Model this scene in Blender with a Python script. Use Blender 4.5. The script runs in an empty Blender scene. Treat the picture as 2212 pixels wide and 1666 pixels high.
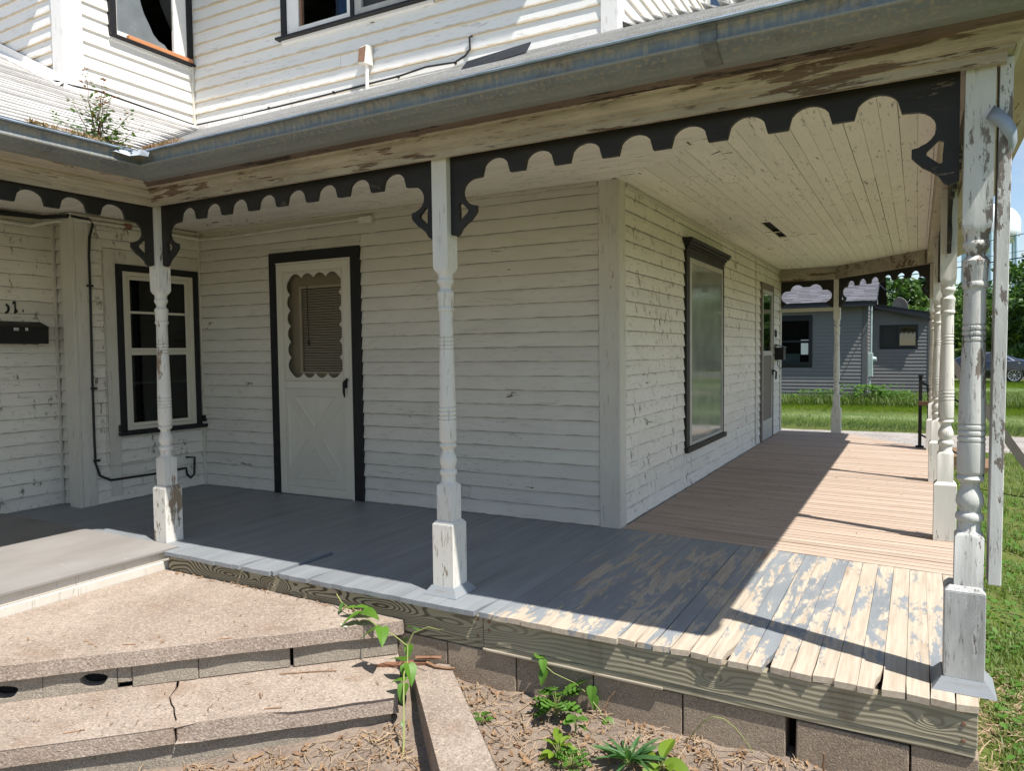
import bpy, bmesh, math, random
import numpy as np
from mathutils import Matrix, Vector

random.seed(7)
RNG = np.random.default_rng(11)
S = bpy.context.scene
COL = S.collection
R = math.radians
PI = math.pi

# ------------------------------------------------------------------ camera
EYE = 1.2182
YAW, PITCH, ROLL = R(29.1768), R(2.66107), R(-.65883)
right = Vector((math.cos(YAW), math.sin(YAW), 0))
fwd = Vector((-math.sin(YAW) * math.cos(PITCH), math.cos(YAW) * math.cos(PITCH), -math.sin(PITCH)))
up = right.cross(fwd)
rc = right * math.cos(ROLL) + up * math.sin(ROLL)
uc = up * math.cos(ROLL) - right * math.sin(ROLL)
cam = bpy.data.cameras.new('camera')
cam.sensor_width = 36
cam.lens = 36 * 1567.92 / 2212
cam.clip_start = .05
cam.clip_end = 1500
cam_o = bpy.data.objects.new('camera', cam)
COL.objects.link(cam_o)
cam_o.matrix_world = Matrix(((rc.x, uc.x, -fwd.x, 0), (rc.y, uc.y, -fwd.y, 0), (rc.z, uc.z, -fwd.z, EYE), (0, 0, 0, 1)))
S.camera = cam_o

# ------------------------------------------------------------------ world, sun, exposure
LX, LY = .53, .18            # sideways travel of sunlight per metre of fall (towards -X, +Y)
SUN_EL = math.atan2(1, math.hypot(LX, LY))
SUN_AZ = math.atan2(LX, -LY)  # from +Y towards +X
w = bpy.data.worlds.new('World')
S.world = w
w.use_nodes = True
nt = w.node_tree
nt.nodes.clear()
sky = nt.nodes.new('ShaderNodeTexSky')
sky.sky_type = 'NISHITA'
sky.sun_disc = False
sky.sun_elevation = SUN_EL
sky.sun_rotation = SUN_AZ
sky.air_density = 1.0
sky.dust_density = .3
tc = nt.nodes.new('ShaderNodeTexCoord')
mp = nt.nodes.new('ShaderNodeMapping')
mp.inputs['Scale'].default_value = (1, 1, 2.6)
mp.inputs['Location'].default_value = (.3, .1, .62)
no = nt.nodes.new('ShaderNodeTexNoise')
no.inputs['Scale'].default_value = 2.6
no.inputs['Detail'].default_value = 8
no.inputs['Roughness'].default_value = .58
mr = nt.nodes.new('ShaderNodeMapRange')
mr.inputs[1].default_value = .52
mr.inputs[2].default_value = .66
mr.inputs[3].default_value = 0
mr.inputs[4].default_value = .85
mx = nt.nodes.new('ShaderNodeMix')
mx.data_type = 'RGBA'
bg = nt.nodes.new('ShaderNodeBackground')
bg.inputs['Strength'].default_value = .105
wo = nt.nodes.new('ShaderNodeOutputWorld')
L = nt.links.new
L(tc.outputs['Generated'], mp.inputs['Vector'])
L(mp.outputs[0], no.inputs['Vector'])
L(no.outputs[0], mr.inputs[0])
L(mr.outputs[0], mx.inputs[0])
L(sky.outputs[0], mx.inputs[6])
mx.inputs[7].default_value = (4.4, 4.6, 5.0, 1)
L(mx.outputs[2], bg.inputs[0])
L(bg.outputs[0], wo.inputs[0])
sl = bpy.data.lights.new('sun', 'SUN')
sl.energy = 5.0
sl.angle = R(.53)
sl.color = (1, .955, .88)
so = bpy.data.objects.new('sun', sl)
COL.objects.link(so)
so.rotation_euler = Vector((LX, -LY, 1)).to_track_quat('Z', 'Y').to_euler()
so.location = (12, -4, 20)
vs = S.view_settings
vs.view_transform = 'Standard'
vs.look = 'None'
vs.gamma = 1
vs.exposure = .63
vs.use_curve_mapping = False
S.cycles.max_bounces = 12
S.cycles.diffuse_bounces = 7
S.cycles.transparent_max_bounces = 12

# ------------------------------------------------------------------ object helpers
WM = {}

def put(o, parent=None, M=None):
    M = M or Matrix.Identity(4)
    if parent is not None:
        o.parent = parent
        o.matrix_basis = WM[parent].inverted() @ M
    else:
        o.matrix_basis = M
    WM[o] = M
    COL.objects.link(o)
    return o

def tag(o, label=None, cat=None, group=None, kind=None):
    if label: o['label'] = label
    if cat: o['category'] = cat
    if group: o['group'] = group
    if kind: o['kind'] = kind
    return o

def empty(name, loc, label=None, cat=None, group=None, rz=0):
    o = bpy.data.objects.new(name, None)
    o.empty_display_size = .1
    put(o, None, Matrix.Translation(loc) @ Matrix.Rotation(rz, 4, 'Z'))
    return tag(o, label, cat, group)

def inst(name, mesh, parent, M):
    return put(bpy.data.objects.new(name, mesh), parent, M)

def copy_thing(root, M):
    """copy a thing with its parts and sub-parts; M is the new world matrix"""
    def cp(o, par, Mw):
        c = o.copy()
        c.parent = None
        c.parent = par
        c.matrix_basis = (WM[par].inverted() @ Mw) if par else Mw
        WM[c] = Mw
        COL.objects.link(c)
        for ch in o.children:
            cp(ch, c, Mw @ WM[o].inverted() @ WM[ch])
        return c
    return cp(root, None, M)

class MB:
    def __init__(s, M=None):
        s.v, s.f, s.M = [], [], M
    def add(s, vs_, fs):
        b = len(s.v)
        s.v += [tuple(p) for p in vs_]
        s.f += [tuple(b + i for i in f) for f in fs]
    def box(s, x0, x1, y0, y1, z0, z1, T=None, top=None):
        """top = inset (dx, dy) of the upper face"""
        a, b_ = top or (0, 0)
        vs_ = [(x0, y0, z0), (x1, y0, z0), (x1, y1, z0), (x0, y1, z0), (x0 + a, y0 + b_, z1), (x1 - a, y0 + b_, z1), (x1 - a, y1 - b_, z1), (x0 + a, y1 - b_, z1)]
        if T: vs_ = [T @ Vector(p) for p in vs_]
        s.add(vs_, [(0, 3, 2, 1), (4, 5, 6, 7), (0, 1, 5, 4), (1, 2, 6, 5), (2, 3, 7, 6), (3, 0, 4, 7)])
        return s
    def prism(s, pts, d0, d1, ax='y', T=None):
        """polygon pts (a, b) extruded along ax; y: (x, z), x: (y, z), z: (x, y)"""
        def P(a, b, d): return {'y': (a, d, b), 'x': (d, a, b), 'z': (a, b, d)}[ax]
        n = len(pts)
        from mathutils.geometry import tessellate_polygon
        tris = tessellate_polygon([[Vector((a, b, 0)) for a, b in pts]])
        vs_ = [P(a, b, d0) for a, b in pts] + [P(a, b, d1) for a, b in pts]
        if T: vs_ = [T @ Vector(p) for p in vs_]
        fs = [tuple(t) for t in tris] + [tuple(n + i for i in reversed(t)) for t in tris]
        fs += [(i, (i + 1) % n, n + (i + 1) % n, n + i) for i in range(n)]
        s.add(vs_, fs)
        return s
    def lathe(s, prof, seg=20, T=None, cap=True):
        vs_ = []
        for z, r in prof:
            vs_ += [(r * math.cos(2 * PI * i / seg), r * math.sin(2 * PI * i / seg), z) for i in range(seg)]
        if T: vs_ = [T @ Vector(p) for p in vs_]
        fs = []
        for j in range(len(prof) - 1):
            for i in range(seg):
                k = (i + 1) % seg
                fs.append((j * seg + i, j * seg + k, (j + 1) * seg + k, (j + 1) * seg + i))
        if cap:
            fs.append(tuple(reversed(range(seg))))
            fs.append(tuple((len(prof) - 1) * seg + i for i in range(seg)))
        s.add(vs_, fs)
        return s
    def tube(s, pts, r, seg=8):
        pts = [Vector(p) for p in pts]
        rs = r if isinstance(r, (list, tuple)) else [r] * len(pts)
        vs_, fs = [], []
        nrm = None
        for i, p in enumerate(pts):
            t = (pts[min(i + 1, len(pts) - 1)] - pts[max(i - 1, 0)]).normalized()
            if nrm is None:
                nrm = t.orthogonal().normalized()
            nrm = (nrm - t * nrm.dot(t))
            if nrm.length < 1e-6: nrm = t.orthogonal()
            nrm.normalize()
            bn = t.cross(nrm)
            for k in range(seg):
                a = 2 * PI * k / seg
                vs_.append(p + (nrm * math.cos(a) + bn * math.sin(a)) * rs[i])
        for i in range(len(pts) - 1):
            for k in range(seg):
                l = (k + 1) % seg
                fs.append((i * seg + k, i * seg + l, (i + 1) * seg + l, (i + 1) * seg + k))
        fs.append(tuple(reversed(range(seg))))
        fs.append(tuple((len(pts) - 1) * seg + i for i in range(seg)))
        s.add(vs_, fs)
        return s
    def quad(s, *p):
        s.add(p, [tuple(range(len(p)))])
        return s
    def mesh(s, name, mat, smooth=False, bevel=0, seg=1):
        me = bpy.data.meshes.new(name)
        vs_ = s.v
        me.from_pydata(vs_, [], s.f)
        bm = bmesh.new()
        bm.from_mesh(me)
        if bevel:
            es = [e for e in bm.edges if len(e.link_faces) == 2 and e.calc_face_angle(0) > .6]
            bmesh.ops.bevel(bm, geom=es, offset=bevel, segments=seg, affect='EDGES', profile=.5, clamp_overlap=True)
        bmesh.ops.recalc_face_normals(bm, faces=bm.faces)
        bm.to_mesh(me)
        bm.free()
        if smooth:
            me.polygons.foreach_set('use_smooth', [True] * len(me.polygons))
            if smooth != 'all':
                try: me.set_sharp_from_angle(angle=R(38))
                except Exception: pass
        if mat: me.materials.append(mat)
        return me
    def build(s, name, mat, parent=None, smooth=False, bevel=0, seg=1, M=None):
        return inst(name, s.mesh(name, mat, smooth, bevel, seg), parent, M or s.M or Matrix.Identity(4))

def np_mesh(name, verts, faces_flat, counts, mat):
    me = bpy.data.meshes.new(name)
    me.vertices.add(len(verts))
    me.vertices.foreach_set('co', np.asarray(verts, dtype=np.float32).ravel())
    me.loops.add(len(faces_flat))
    me.loops.foreach_set('vertex_index', np.asarray(faces_flat, dtype=np.int32))
    me.polygons.add(len(counts))
    st = np.concatenate(([0], np.cumsum(counts)[:-1])).astype(np.int32)
    me.polygons.foreach_set('loop_start', st)
    me.update(calc_edges=True)
    me.validate()
    if mat: me.materials.append(mat)
    return me

# ------------------------------------------------------------------ materials
class G:
    def __init__(s, name):
        s.m = bpy.data.materials.new(name)
        s.m.use_nodes = True
        s.t = s.m.node_tree
        s.b = s.t.nodes['Principled BSDF']
        s._g = s._o = None
    def n(s, typ, **kw):
        x = s.t.nodes.new('ShaderNode' + typ)
        for k, v in kw.items(): setattr(x, k, v)
        return x
    def set(s, sock, v):
        if hasattr(v, 'is_output'): s.t.links.new(v, sock)
        elif v is not None:
            if isinstance(v, tuple) and len(v) == 3 and sock.type == 'RGBA': v = v + (1,)
            sock.default_value = v
    def geo(s):
        if not s._g: s._g = s.n('NewGeometry')
        return s._g
    @property
    def rand(s):
        if not s._o: s._o = s.n('ObjectInfo')
        return s._o.outputs['Random']
    def pos(s, sx=1, sy=1, sz=1, rnd=0):
        q = s.n('VectorMath', operation='MULTIPLY')
        s.set(q.inputs[0], s.geo().outputs['Position'])
        q.inputs[1].default_value = (sx, sy, sz)
        if not rnd: return q.outputs[0]
        a = s.n('VectorMath', operation='ADD')
        s.set(a.inputs[0], q.outputs[0])
        c = s.n('CombineXYZ')
        r = s.m_('MULTIPLY', s.rand, rnd)
        s.set(c.inputs[0], r); s.set(c.inputs[1], s.m_('MULTIPLY', r, 1.7)); s.set(c.inputs[2], s.m_('MULTIPLY', r, .6))
        s.set(a.inputs[1], c.outputs[0])
        return a.outputs[0]
    def sep(s, vec):
        x = s.n('SeparateXYZ'); s.set(x.inputs[0], vec); return x.outputs
    def gen(s):
        return s.sep(s.n('TexCoord').outputs['Generated'])
    def noise(s, scale, vec=None, detail=4, rough=.55, dist=0):
        x = s.n('TexNoise')
        s.set(x.inputs['Vector'], vec if vec is not None else s.pos())
        x.inputs['Scale'].default_value = scale
        x.inputs['Detail'].default_value = detail
        x.inputs['Roughness'].default_value = rough
        x.inputs['Distortion'].default_value = dist
        return x.outputs[0]
    def vor(s, scale, vec=None, feature='F1', out=0, rnd=1):
        x = s.n('TexVoronoi', feature=feature)
        s.set(x.inputs['Vector'], vec if vec is not None else s.pos())
        x.inputs['Scale'].default_value = scale
        x.inputs['Randomness'].default_value = rnd
        return x.outputs[out]
    def wave(s, scale, vec, dist=4, dscale=1, detail=2, direction='Z', profile='SAW'):
        x = s.n('TexWave', wave_type='BANDS', bands_direction=direction, wave_profile=profile)
        s.set(x.inputs['Vector'], vec)
        x.inputs['Scale'].default_value = scale
        x.inputs['Distortion'].default_value = dist
        x.inputs['Detail'].default_value = detail
        x.inputs['Detail Scale'].default_value = dscale
        return x.outputs[1]
    def mr(s, f, a, b, c=0., d=1.):
        x = s.n('MapRange')
        s.set(x.inputs[0], f); s.set(x.inputs[1], a); s.set(x.inputs[2], b); s.set(x.inputs[3], c); s.set(x.inputs[4], d)
        return x.outputs[0]
    def m_(s, op, a, b=None):
        x = s.n('Math', operation=op)
        s.set(x.inputs[0], a)
        if b is not None: s.set(x.inputs[1], b)
        return x.outputs[0]
    def mix(s, f, a, b, mode='MIX'):
        x = s.n('Mix', data_type='RGBA', blend_type=mode)
        s.set(x.inputs[0], f); s.set(x.inputs[6], a); s.set(x.inputs[7], b)
        return x.outputs[2]
    def bump(s, h, strength=.4, dist=.005, normal=None):
        x = s.n('Bump')
        s.set(x.inputs['Height'], h)
        x.inputs['Strength'].default_value = strength
        x.inputs['Distance'].default_value = dist
        if normal is not None: s.set(x.inputs['Normal'], normal)
        return x.outputs[0]
    def out(s, col, rough=.7, bump=None, metal=0, spec=.35, **kw):
        s.set(s.b.inputs['Base Color'], col)
        s.set(s.b.inputs['Roughness'], rough)
        s.set(s.b.inputs['Metallic'], metal)
        s.set(s.b.inputs['Specular IOR Level'], spec)
        if bump is not None: s.set(s.b.inputs['Normal'], bump)
        for k, v in kw.items(): s.set(s.b.inputs[k], v)
        return s.m

def plain(name, col, rough=.6, metal=0, spec=.4, var=.12, scale=9, bump=.15):
    g = G(name)
    n = g.noise(scale, detail=5)
    c = g.mix(g.mr(n, .3, .7), tuple(x * (1 - var) for x in col), tuple(min(1, x * (1 + var)) for x in col))
    return g.out(c, g.mr(n, .3, .7, max(0, rough - .1), min(1, rough + .1)), g.bump(g.noise(scale * 9), bump, .002), metal, spec)

AX = {'x': (.12, 1, 1), 'y': (1, .12, 1), 'z': (1, 1, .12)}

def paint(name, col, under=(.21, .17, .13), chip=.0, axis='x', grime=(.30, .25, .18), gr=.35, speck=0., crackle=.35, rough=.6, lip=0, chips=7., grain=.25, edge=0., cst=2.4):
    g = G(name)
    sx, sy, sz = AX[axis]
    ps = g.pos(sx, sy, sz, 9)
    p1 = g.pos(1, 1, 1)
    big = g.noise(1.3, p1, 3)
    med = g.noise(6, g.pos(min(1, sx * 3), min(1, sy * 3), min(1, sz * 3), 5), 6, .62)
    c = g.mix(g.mr(med, .35, .75, 0, gr), col, tuple(a * .45 + b * .55 for a, b in zip(col, grime)))
    c = g.mix(g.mr(big, .4, .7, 0, gr * .6), c, tuple(a * .6 + b * .4 for a, b in zip(col, grime)))
    rv = g.mr(g.rand, 0, 1, .93, 1.05)
    c = g.mix(1, c, g.mix(rv, (0, 0, 0), (1, 1, 1)), 'MULTIPLY')
    fine = g.noise(85, ps, 4, .6)
    ck = g.noise(62, ps, 5, .7)
    c = g.mix(g.m_('MULTIPLY', g.mr(ck, .575, .64, 0, crackle), g.mr(g.noise(1.7, p1, 4), .38, .62, .1, 1)), c, tuple(a * .5 for a in under))
    if speck:
        sn = g.noise(17, g.pos(1, 1, .42), 7, .72)
        area = g.noise(2.1, g.pos(1, 1, .7), 3)
        th = g.m_('SUBTRACT', .83 - .1 * speck, g.m_('MULTIPLY', area, .26))
        mk = g.mr(sn, th, g.m_('ADD', th, .07), 0, .8)
        c = g.mix(mk, c, (.075, .058, .04))
    hgt = g.m_('ADD', g.m_('MULTIPLY', fine, grain), g.m_('MULTIPLY', ck, .5))
    if lip:
        z = g.gen()[2]
        wob = g.m_('ADD', z, g.mr(g.noise(9, p1, 4), .3, .7, -.07, .07))
        lm = g.mr(wob, .02, .17, lip, 0)
        c = g.mix(lm, c, (.47, .36, .21))
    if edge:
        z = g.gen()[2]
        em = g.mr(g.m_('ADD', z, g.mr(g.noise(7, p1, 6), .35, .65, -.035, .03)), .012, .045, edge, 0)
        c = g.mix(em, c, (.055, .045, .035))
    if chip:
        cn = g.m_('ADD', g.m_('MULTIPLY', g.noise(chips, g.pos(*[min(1, a * cst) for a in (sx, sy, sz)], 4), 9, .7, .25), .68), g.m_('MULTIPLY', g.noise(chips * 5, g.pos(*[min(1, a * cst) for a in (sx, sy, sz)], 7), 6, .7), .32))
        t0 = .665 - chip * .30
        cl = g.noise(1.1, g.pos(1, 1, 1, 0), 3, .6)
        t = g.m_('ADD', g.mr(cl, .34, .62, .055, -.03), t0)
        mk = g.mr(cn, t, g.m_('ADD', t, .014))
        uw = g.mix(g.noise(60, ps, 4), tuple(a * .55 for a in under), tuple(min(1, a * 1.5) for a in under))
        edge_ = g.mr(cn, g.m_('SUBTRACT', t, .03), t, 0, .5)
        c = g.mix(edge_, c, tuple(min(1, a * 1.06) for a in col))
        c = g.mix(mk, c, uw)
        hgt = g.m_('SUBTRACT', hgt, g.m_('MULTIPLY', mk, 1.1))
    return g.out(c, rough, g.bump(hgt, .55, .0028), 0, .3)

def wood(name, a, b, axis='x', scale=1., dark=(.1, .07, .045), knots=.0, rough=.75, var=.2, grey=0., bumps=.5):
    g = G(name)
    sx, sy, sz = AX[axis]
    ps = g.pos(sx * .5, sy * .5 if axis == 'y' else sy, sz, 11) if axis != 'x' else g.pos(.06, 1, 1, 11)
    f1 = g.noise(55 * scale, ps, 5, .6)
    f2 = g.noise(11 * scale, ps, 4, .6, .4)
    c = g.mix(g.mr(f2, .3, .7), a, b)
    c = g.mix(g.mr(f1, .52, .75, 0, .55), c, dark)
    c = g.mix(1, c, g.mix(g.mr(g.rand, 0, 1, 1 - var, 1 + var), (0, 0, 0), (1, 1, 1)), 'MULTIPLY')
    if grey:
        c = g.mix(g.mr(g.noise(2.3), .4, .65, 0, grey), c, (.3, .29, .27))
    return g.out(c, rough, g.bump(f1, bumps, .002), 0, .25)

def stone(name, a, b, grit=170, rough=.9, dark=None, bumps=.6, var=.1, grain2=.25):
    g = G(name)
    n1 = g.noise(2.2, detail=5)
    n2 = g.noise(14, detail=6, rough=.65)
    v = g.noise(grit, detail=3, rough=.7)
    c = g.mix(g.mr(n1, .35, .68), a, b)
    c = g.mix(g.mr(n2, .45, .75, 0, .35), c, tuple(x * .6 for x in a))
    c = g.mix(g.mr(v, .54, .68, 0, .7), c, tuple(min(1, x * 1.6) for x in b))
    c = g.mix(g.mr(v, .32, .45, .75, 0), c, tuple(x * .4 for x in a))
    if dark:
        c = g.mix(g.mr(g.noise(4.1, detail=6), .58, .75, 0, .5), c, dark)
    c = g.mix(1, c, g.mix(g.mr(g.rand, 0, 1, 1 - var, 1 + var), (0, 0, 0), (1, 1, 1)), 'MULTIPLY')
    h = g.m_('ADD', v, g.m_('MULTIPLY', n2, .8))
    return g.out(c, rough, g.bump(h, bumps, .006), 0, .2)

def glass(name, tint=(.75, .8, .78), refl=1., mixv=.12):
    g = G(name)
    g.t.nodes.remove(g.b)
    tr = g.n('BsdfTransparent'); tr.inputs[0].default_value = tint + (1,)
    gl = g.n('BsdfGlossy'); gl.inputs['Roughness'].default_value = .03
    gl.inputs['Color'].default_value = (refl, refl, refl, 1)
    fr = g.n('Fresnel'); g.set(fr.inputs[0], g.mr(g.geo().outputs['Backfacing'], 0, 1, 1.5, 1 / 1.5))
    f = g.m_('ADD', fr.outputs[0], mixv)
    ms = g.n('MixShader')
    g.set(ms.inputs[0], f); g.set(ms.inputs[1], tr.outputs[0]); g.set(ms.inputs[2], gl.outputs[0])
    g.t.links.new(ms.outputs[0], g.t.nodes['Material Output'].inputs[0])
    return g.m

def leafmat(name, a, b, trans=.25, rough=.5, scale=7):
    g = G(name)
    n = g.noise(scale, detail=3)
    c = g.mix(g.mr(n, .3, .7), a, b)
    c = g.mix(1, c, g.mix(g.mr(g.rand, 0, 1, .8, 1.2), (0, 0, 0), (1, 1, 1)), 'MULTIPLY')
    g.out(c, rough, None, 0, .35)
    tl = g.n('BsdfTranslucent')
    g.set(tl.inputs[0], g.mix(1, c, (1.3, 1.5, .5), 'MULTIPLY'))
    ms = g.n('MixShader'); ms.inputs[0].default_value = trans
    g.t.links.new(g.b.outputs[0], ms.inputs[1]); g.t.links.new(tl.outputs[0], ms.inputs[2])
    g.t.links.new(ms.outputs[0], g.t.nodes['Material Output'].inputs[0])
    return g.m

WHITE = (.66, .61, .52)
M = {}
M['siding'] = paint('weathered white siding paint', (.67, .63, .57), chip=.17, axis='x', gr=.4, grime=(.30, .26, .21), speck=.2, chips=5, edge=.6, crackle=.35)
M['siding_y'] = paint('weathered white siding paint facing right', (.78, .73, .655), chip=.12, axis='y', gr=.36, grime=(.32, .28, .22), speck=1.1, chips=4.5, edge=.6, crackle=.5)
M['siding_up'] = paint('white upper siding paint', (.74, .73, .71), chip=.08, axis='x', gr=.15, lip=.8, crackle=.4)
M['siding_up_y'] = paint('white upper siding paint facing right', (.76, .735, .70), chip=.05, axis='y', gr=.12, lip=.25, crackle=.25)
M['trim'] = paint('white trim paint', (.62, .585, .525), chip=.12, axis='z', gr=.4, speck=.2, crackle=.5)
M['trim_x'] = paint('white trim paint on level boards', (.60, .56, .49), chip=.2, axis='x', gr=.5, crackle=.6)
M['trim_up'] = paint('bright white trim paint', (.78, .76, .74), chip=.12, axis='z', gr=.15, crackle=.5)
M['post'] = paint('cracked white post paint', (.72, .695, .645), under=(.25, .18, .13), chip=.25, axis='z', gr=.3, crackle=.75, chips=9, grain=.6)
M['post_worn'] = paint('badly weathered white post paint', (.64, .635, .61), under=(.20, .17, .145), chip=.37, axis='z', gr=.75, grime=(.16, .15, .13), crackle=1., chips=10, grain=1.)
M['block'] = paint('white post base paint', (.70, .68, .63), under=(.26, .2, .14), chip=.24, axis='z', gr=.25, crackle=.7)
M['block_grey'] = paint('grey worn post base paint', (.62, .62, .61), under=(.16, .14, .13), chip=.28, axis='z', gr=1.2, grime=(.05, .045, .04), crackle=1., grain=.8)
M['black'] = paint('weathered black paint', (.016, .0145, .013), under=(.11, .09, .07), chip=.16, axis='x', grime=(.075, .065, .055), gr=.55, crackle=.5, rough=.55)
M['black_z'] = paint('weathered black casing paint', (.012, .012, .014), under=(.10, .085, .07), chip=.06, axis='z', grime=(.04, .04, .04), gr=.2, crackle=.2, rough=.5)
M['cornice'] = paint('dirty peeling cornice paint', (.52, .455, .36), under=(.16, .11, .075), chip=.36, axis='x', grime=(.10, .07, .04), gr=1.1, crackle=1., chips=13, grain=.9, cst=.55)
M['cornice_y'] = paint('dirty peeling cornice paint on side eaves', (.52, .46, .365), under=(.17, .12, .08), chip=.32, axis='y', grime=(.14, .10, .06), gr=.9, crackle=.9, chips=12, cst=.6)
M['soffit'] = paint('rot stained soffit', (.20, .145, .11), under=(.03, .02, .015), chip=.42, axis='x', grime=(.04, .03, .02), gr=1.2, crackle=.7, chips=6, cst=1.5)
M['ceil_x'] = paint('cream ceiling paint', (.83, .79, .72), chip=.16, axis='x', under=(.22, .155, .10), gr=.18, crackle=.75, chips=8)
M['ceil_y'] = paint('cream side ceiling paint', (.84, .80, .725), chip=.16, axis='y', under=(.22, .155, .10), gr=.18, crackle=.75, chips=8)
M['deck'] = wood('new unpainted deck wood', (.50, .395, .32), (.41, .31, .24), 'x', dark=(.24, .155, .10), var=.16, rough=.7)
M['dark'] = plain('dark void', (.012, .011, .01), .9)
M['inside'] = plain('dim interior plaster', (.10, .085, .07), .9)
M['roofing'] = stone('grey white shingles', (.50, .48, .46), (.66, .64, .62), grit=260, bumps=.5)
M['concrete'] = stone('tan concrete', (.295, .236, .192), (.39, .322, .268), grit=95, dark=(.24, .16, .11), bumps=1.)
M['riser'] = stone('rough concrete block', (.27, .235, .19), (.345, .305, .25), grit=150, bumps=.9)
M['cinder'] = stone('brown cinder block', (.27, .212, .16), (.34, .275, .21), grit=170, bumps=.8)
M['gravel'] = stone('pale gravel', (.26, .235, .21), (.36, .33, .30), grit=24, dark=(.2, .17, .13), bumps=1.)
M['walk'] = stone('pinkish paving', (.42, .30, .23), (.5, .37, .29), grit=90)
M['iron'] = plain('black iron', (.015, .015, .016), .5, .3)
M['cable'] = plain('black cable', (.012, .012, .013), .5)
M['pipe'] = plain('white painted conduit', (.62, .59, .52), .5)
M['metal'] = plain('zinc flashing', (.30, .33, .37), .5, .35, bump=.4, var=.25)
M['greybrd'] = plain('grey weathered board', (.17, .15, .13), .85, bump=.5)
M['brownwood'] = wood('brown rail wood', (.26, .17, .10), (.18, .11, .07), 'x')
M['orange'] = wood('orange wood strip', (.62, .28, .13), (.52, .22, .10), 'y', dark=(.35, .15, .07), var=.05)
M['pane'] = glass('window pane', (.72, .76, .74), 1., .05)
M['dustpane'] = glass('dusty window pane', (.55, .60, .60), .8, .0)
M['greypane'] = plain('grey dusted pane', (.16, .18, .19), .25, 0, .5, var=.15, scale=5, bump=.02)
M['pale_pane'] = plain('pale reflection toned pane', (.25, .27, .24), .07, 0, .6, var=.16, scale=3.5, bump=.015)  # opaque pane; outside reflection and pale backing are put into its colour
M['mesh_screen'] = glass('insect screen', (.88, .86, .82), .25, .0)
M['screen'] = plain('dark insect screen', (.03, .03, .028), .7)
M['alu'] = plain('grey storm frame', (.42, .40, .37), .5)
M['white_door'] = paint('off white storm door paint', (.64, .60, .52), chip=.0, axis='z', gr=.18, crackle=.08, rough=.42, grain=.08)
M['vinyl'] = plain('charcoal vinyl siding', (.17, .167, .168), .55, 0, .35, var=.06, scale=3, bump=.25)
M['vinyl_trim'] = plain('charcoal corner trim', (.10, .10, .105), .5, var=.05)
M['navy'] = plain('near black fascia', (.014, .016, .022), .45, var=.1)
M['galv'] = plain('galvanised conduit', (.42, .50, .52), .4, .5)
M['meter'] = plain('pale green meter box', (.33, .42, .40), .5)
M['tank'] = plain('white tower paint', (.74, .78, .82), .4, var=.03, scale=.2, bump=.02)
M['towerleg'] = plain('pale blue tower steel', (.42, .56, .68), .45, var=.04, scale=.3, bump=.02)
M['bark'] = plain('tree bark', (.09, .07, .05), .9, bump=.8)
M['curtain'] = plain('blue curtain cloth', (.02, .17, .48), .8, var=.25, scale=20)
M['blind'] = plain('grey blind slats', (.36, .335, .30), .6, var=.06)
M['shell'] = plain('white scrap', (.78, .77, .74), .5, var=.05)
M['rust'] = plain('rusty mesh', (.22, .12, .075), .8, var=.35, scale=60, bump=.6)
M['leaf'] = leafmat('vine leaf', (.085, .20, .022), (.13, .27, .035), .35, .4)
M['leaf_dark'] = leafmat('shaded vine leaf', (.07, .17, .04), (.10, .22, .05), .3, .4)
M['weed'] = leafmat('weed leaf', (.075, .175, .025), (.11, .235, .035), .3, .45)
M['weed_blue'] = leafmat('bluish weed leaf', (.06, .15, .055), (.09, .19, .06), .3, .45)
M['weed_yellow'] = leafmat('yellow green weed leaf', (.19, .29, .03), (.15, .25, .03), .35, .4)
M['grass'] = leafmat('lawn grass', (.095, .155, .028), (.165, .225, .06), .3, .5, 1.7)
M['sap'] = leafmat('sapling leaf', (.075, .145, .04), (.12, .19, .06), .35, .5)
M['sap_red'] = leafmat('reddish sapling leaf', (.19, .055, .03), (.24, .10, .05), .2, .5)
M['stem'] = plain('green stem', (.24, .27, .09), .6)
M['stem_red'] = plain('reddish stem', (.13, .07, .05), .7)
M['straw'] = leafmat('dead straw', (.44, .33, .22), (.27, .18, .115), .15, .8, 25)
M['deadleaf'] = leafmat('dead leaf', (.36, .23, .13), (.22, .13, .08), .2, .8, 25)
M['twig'] = plain('dry twig', (.24, .14, .08), .85, var=.3, scale=30, bump=.6)
M['tree_a'] = leafmat('broad tree foliage', (.045, .105, .018), (.085, .16, .03), .25, .5, .35)
M['tree_b'] = leafmat('yellow green tree foliage', (.075, .14, .02), (.12, .19, .035), .25, .5, .35)
M['tree_c'] = leafmat('dark conifer foliage', (.018, .05, .022), (.03, .075, .03), .1, .6, .35)

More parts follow.
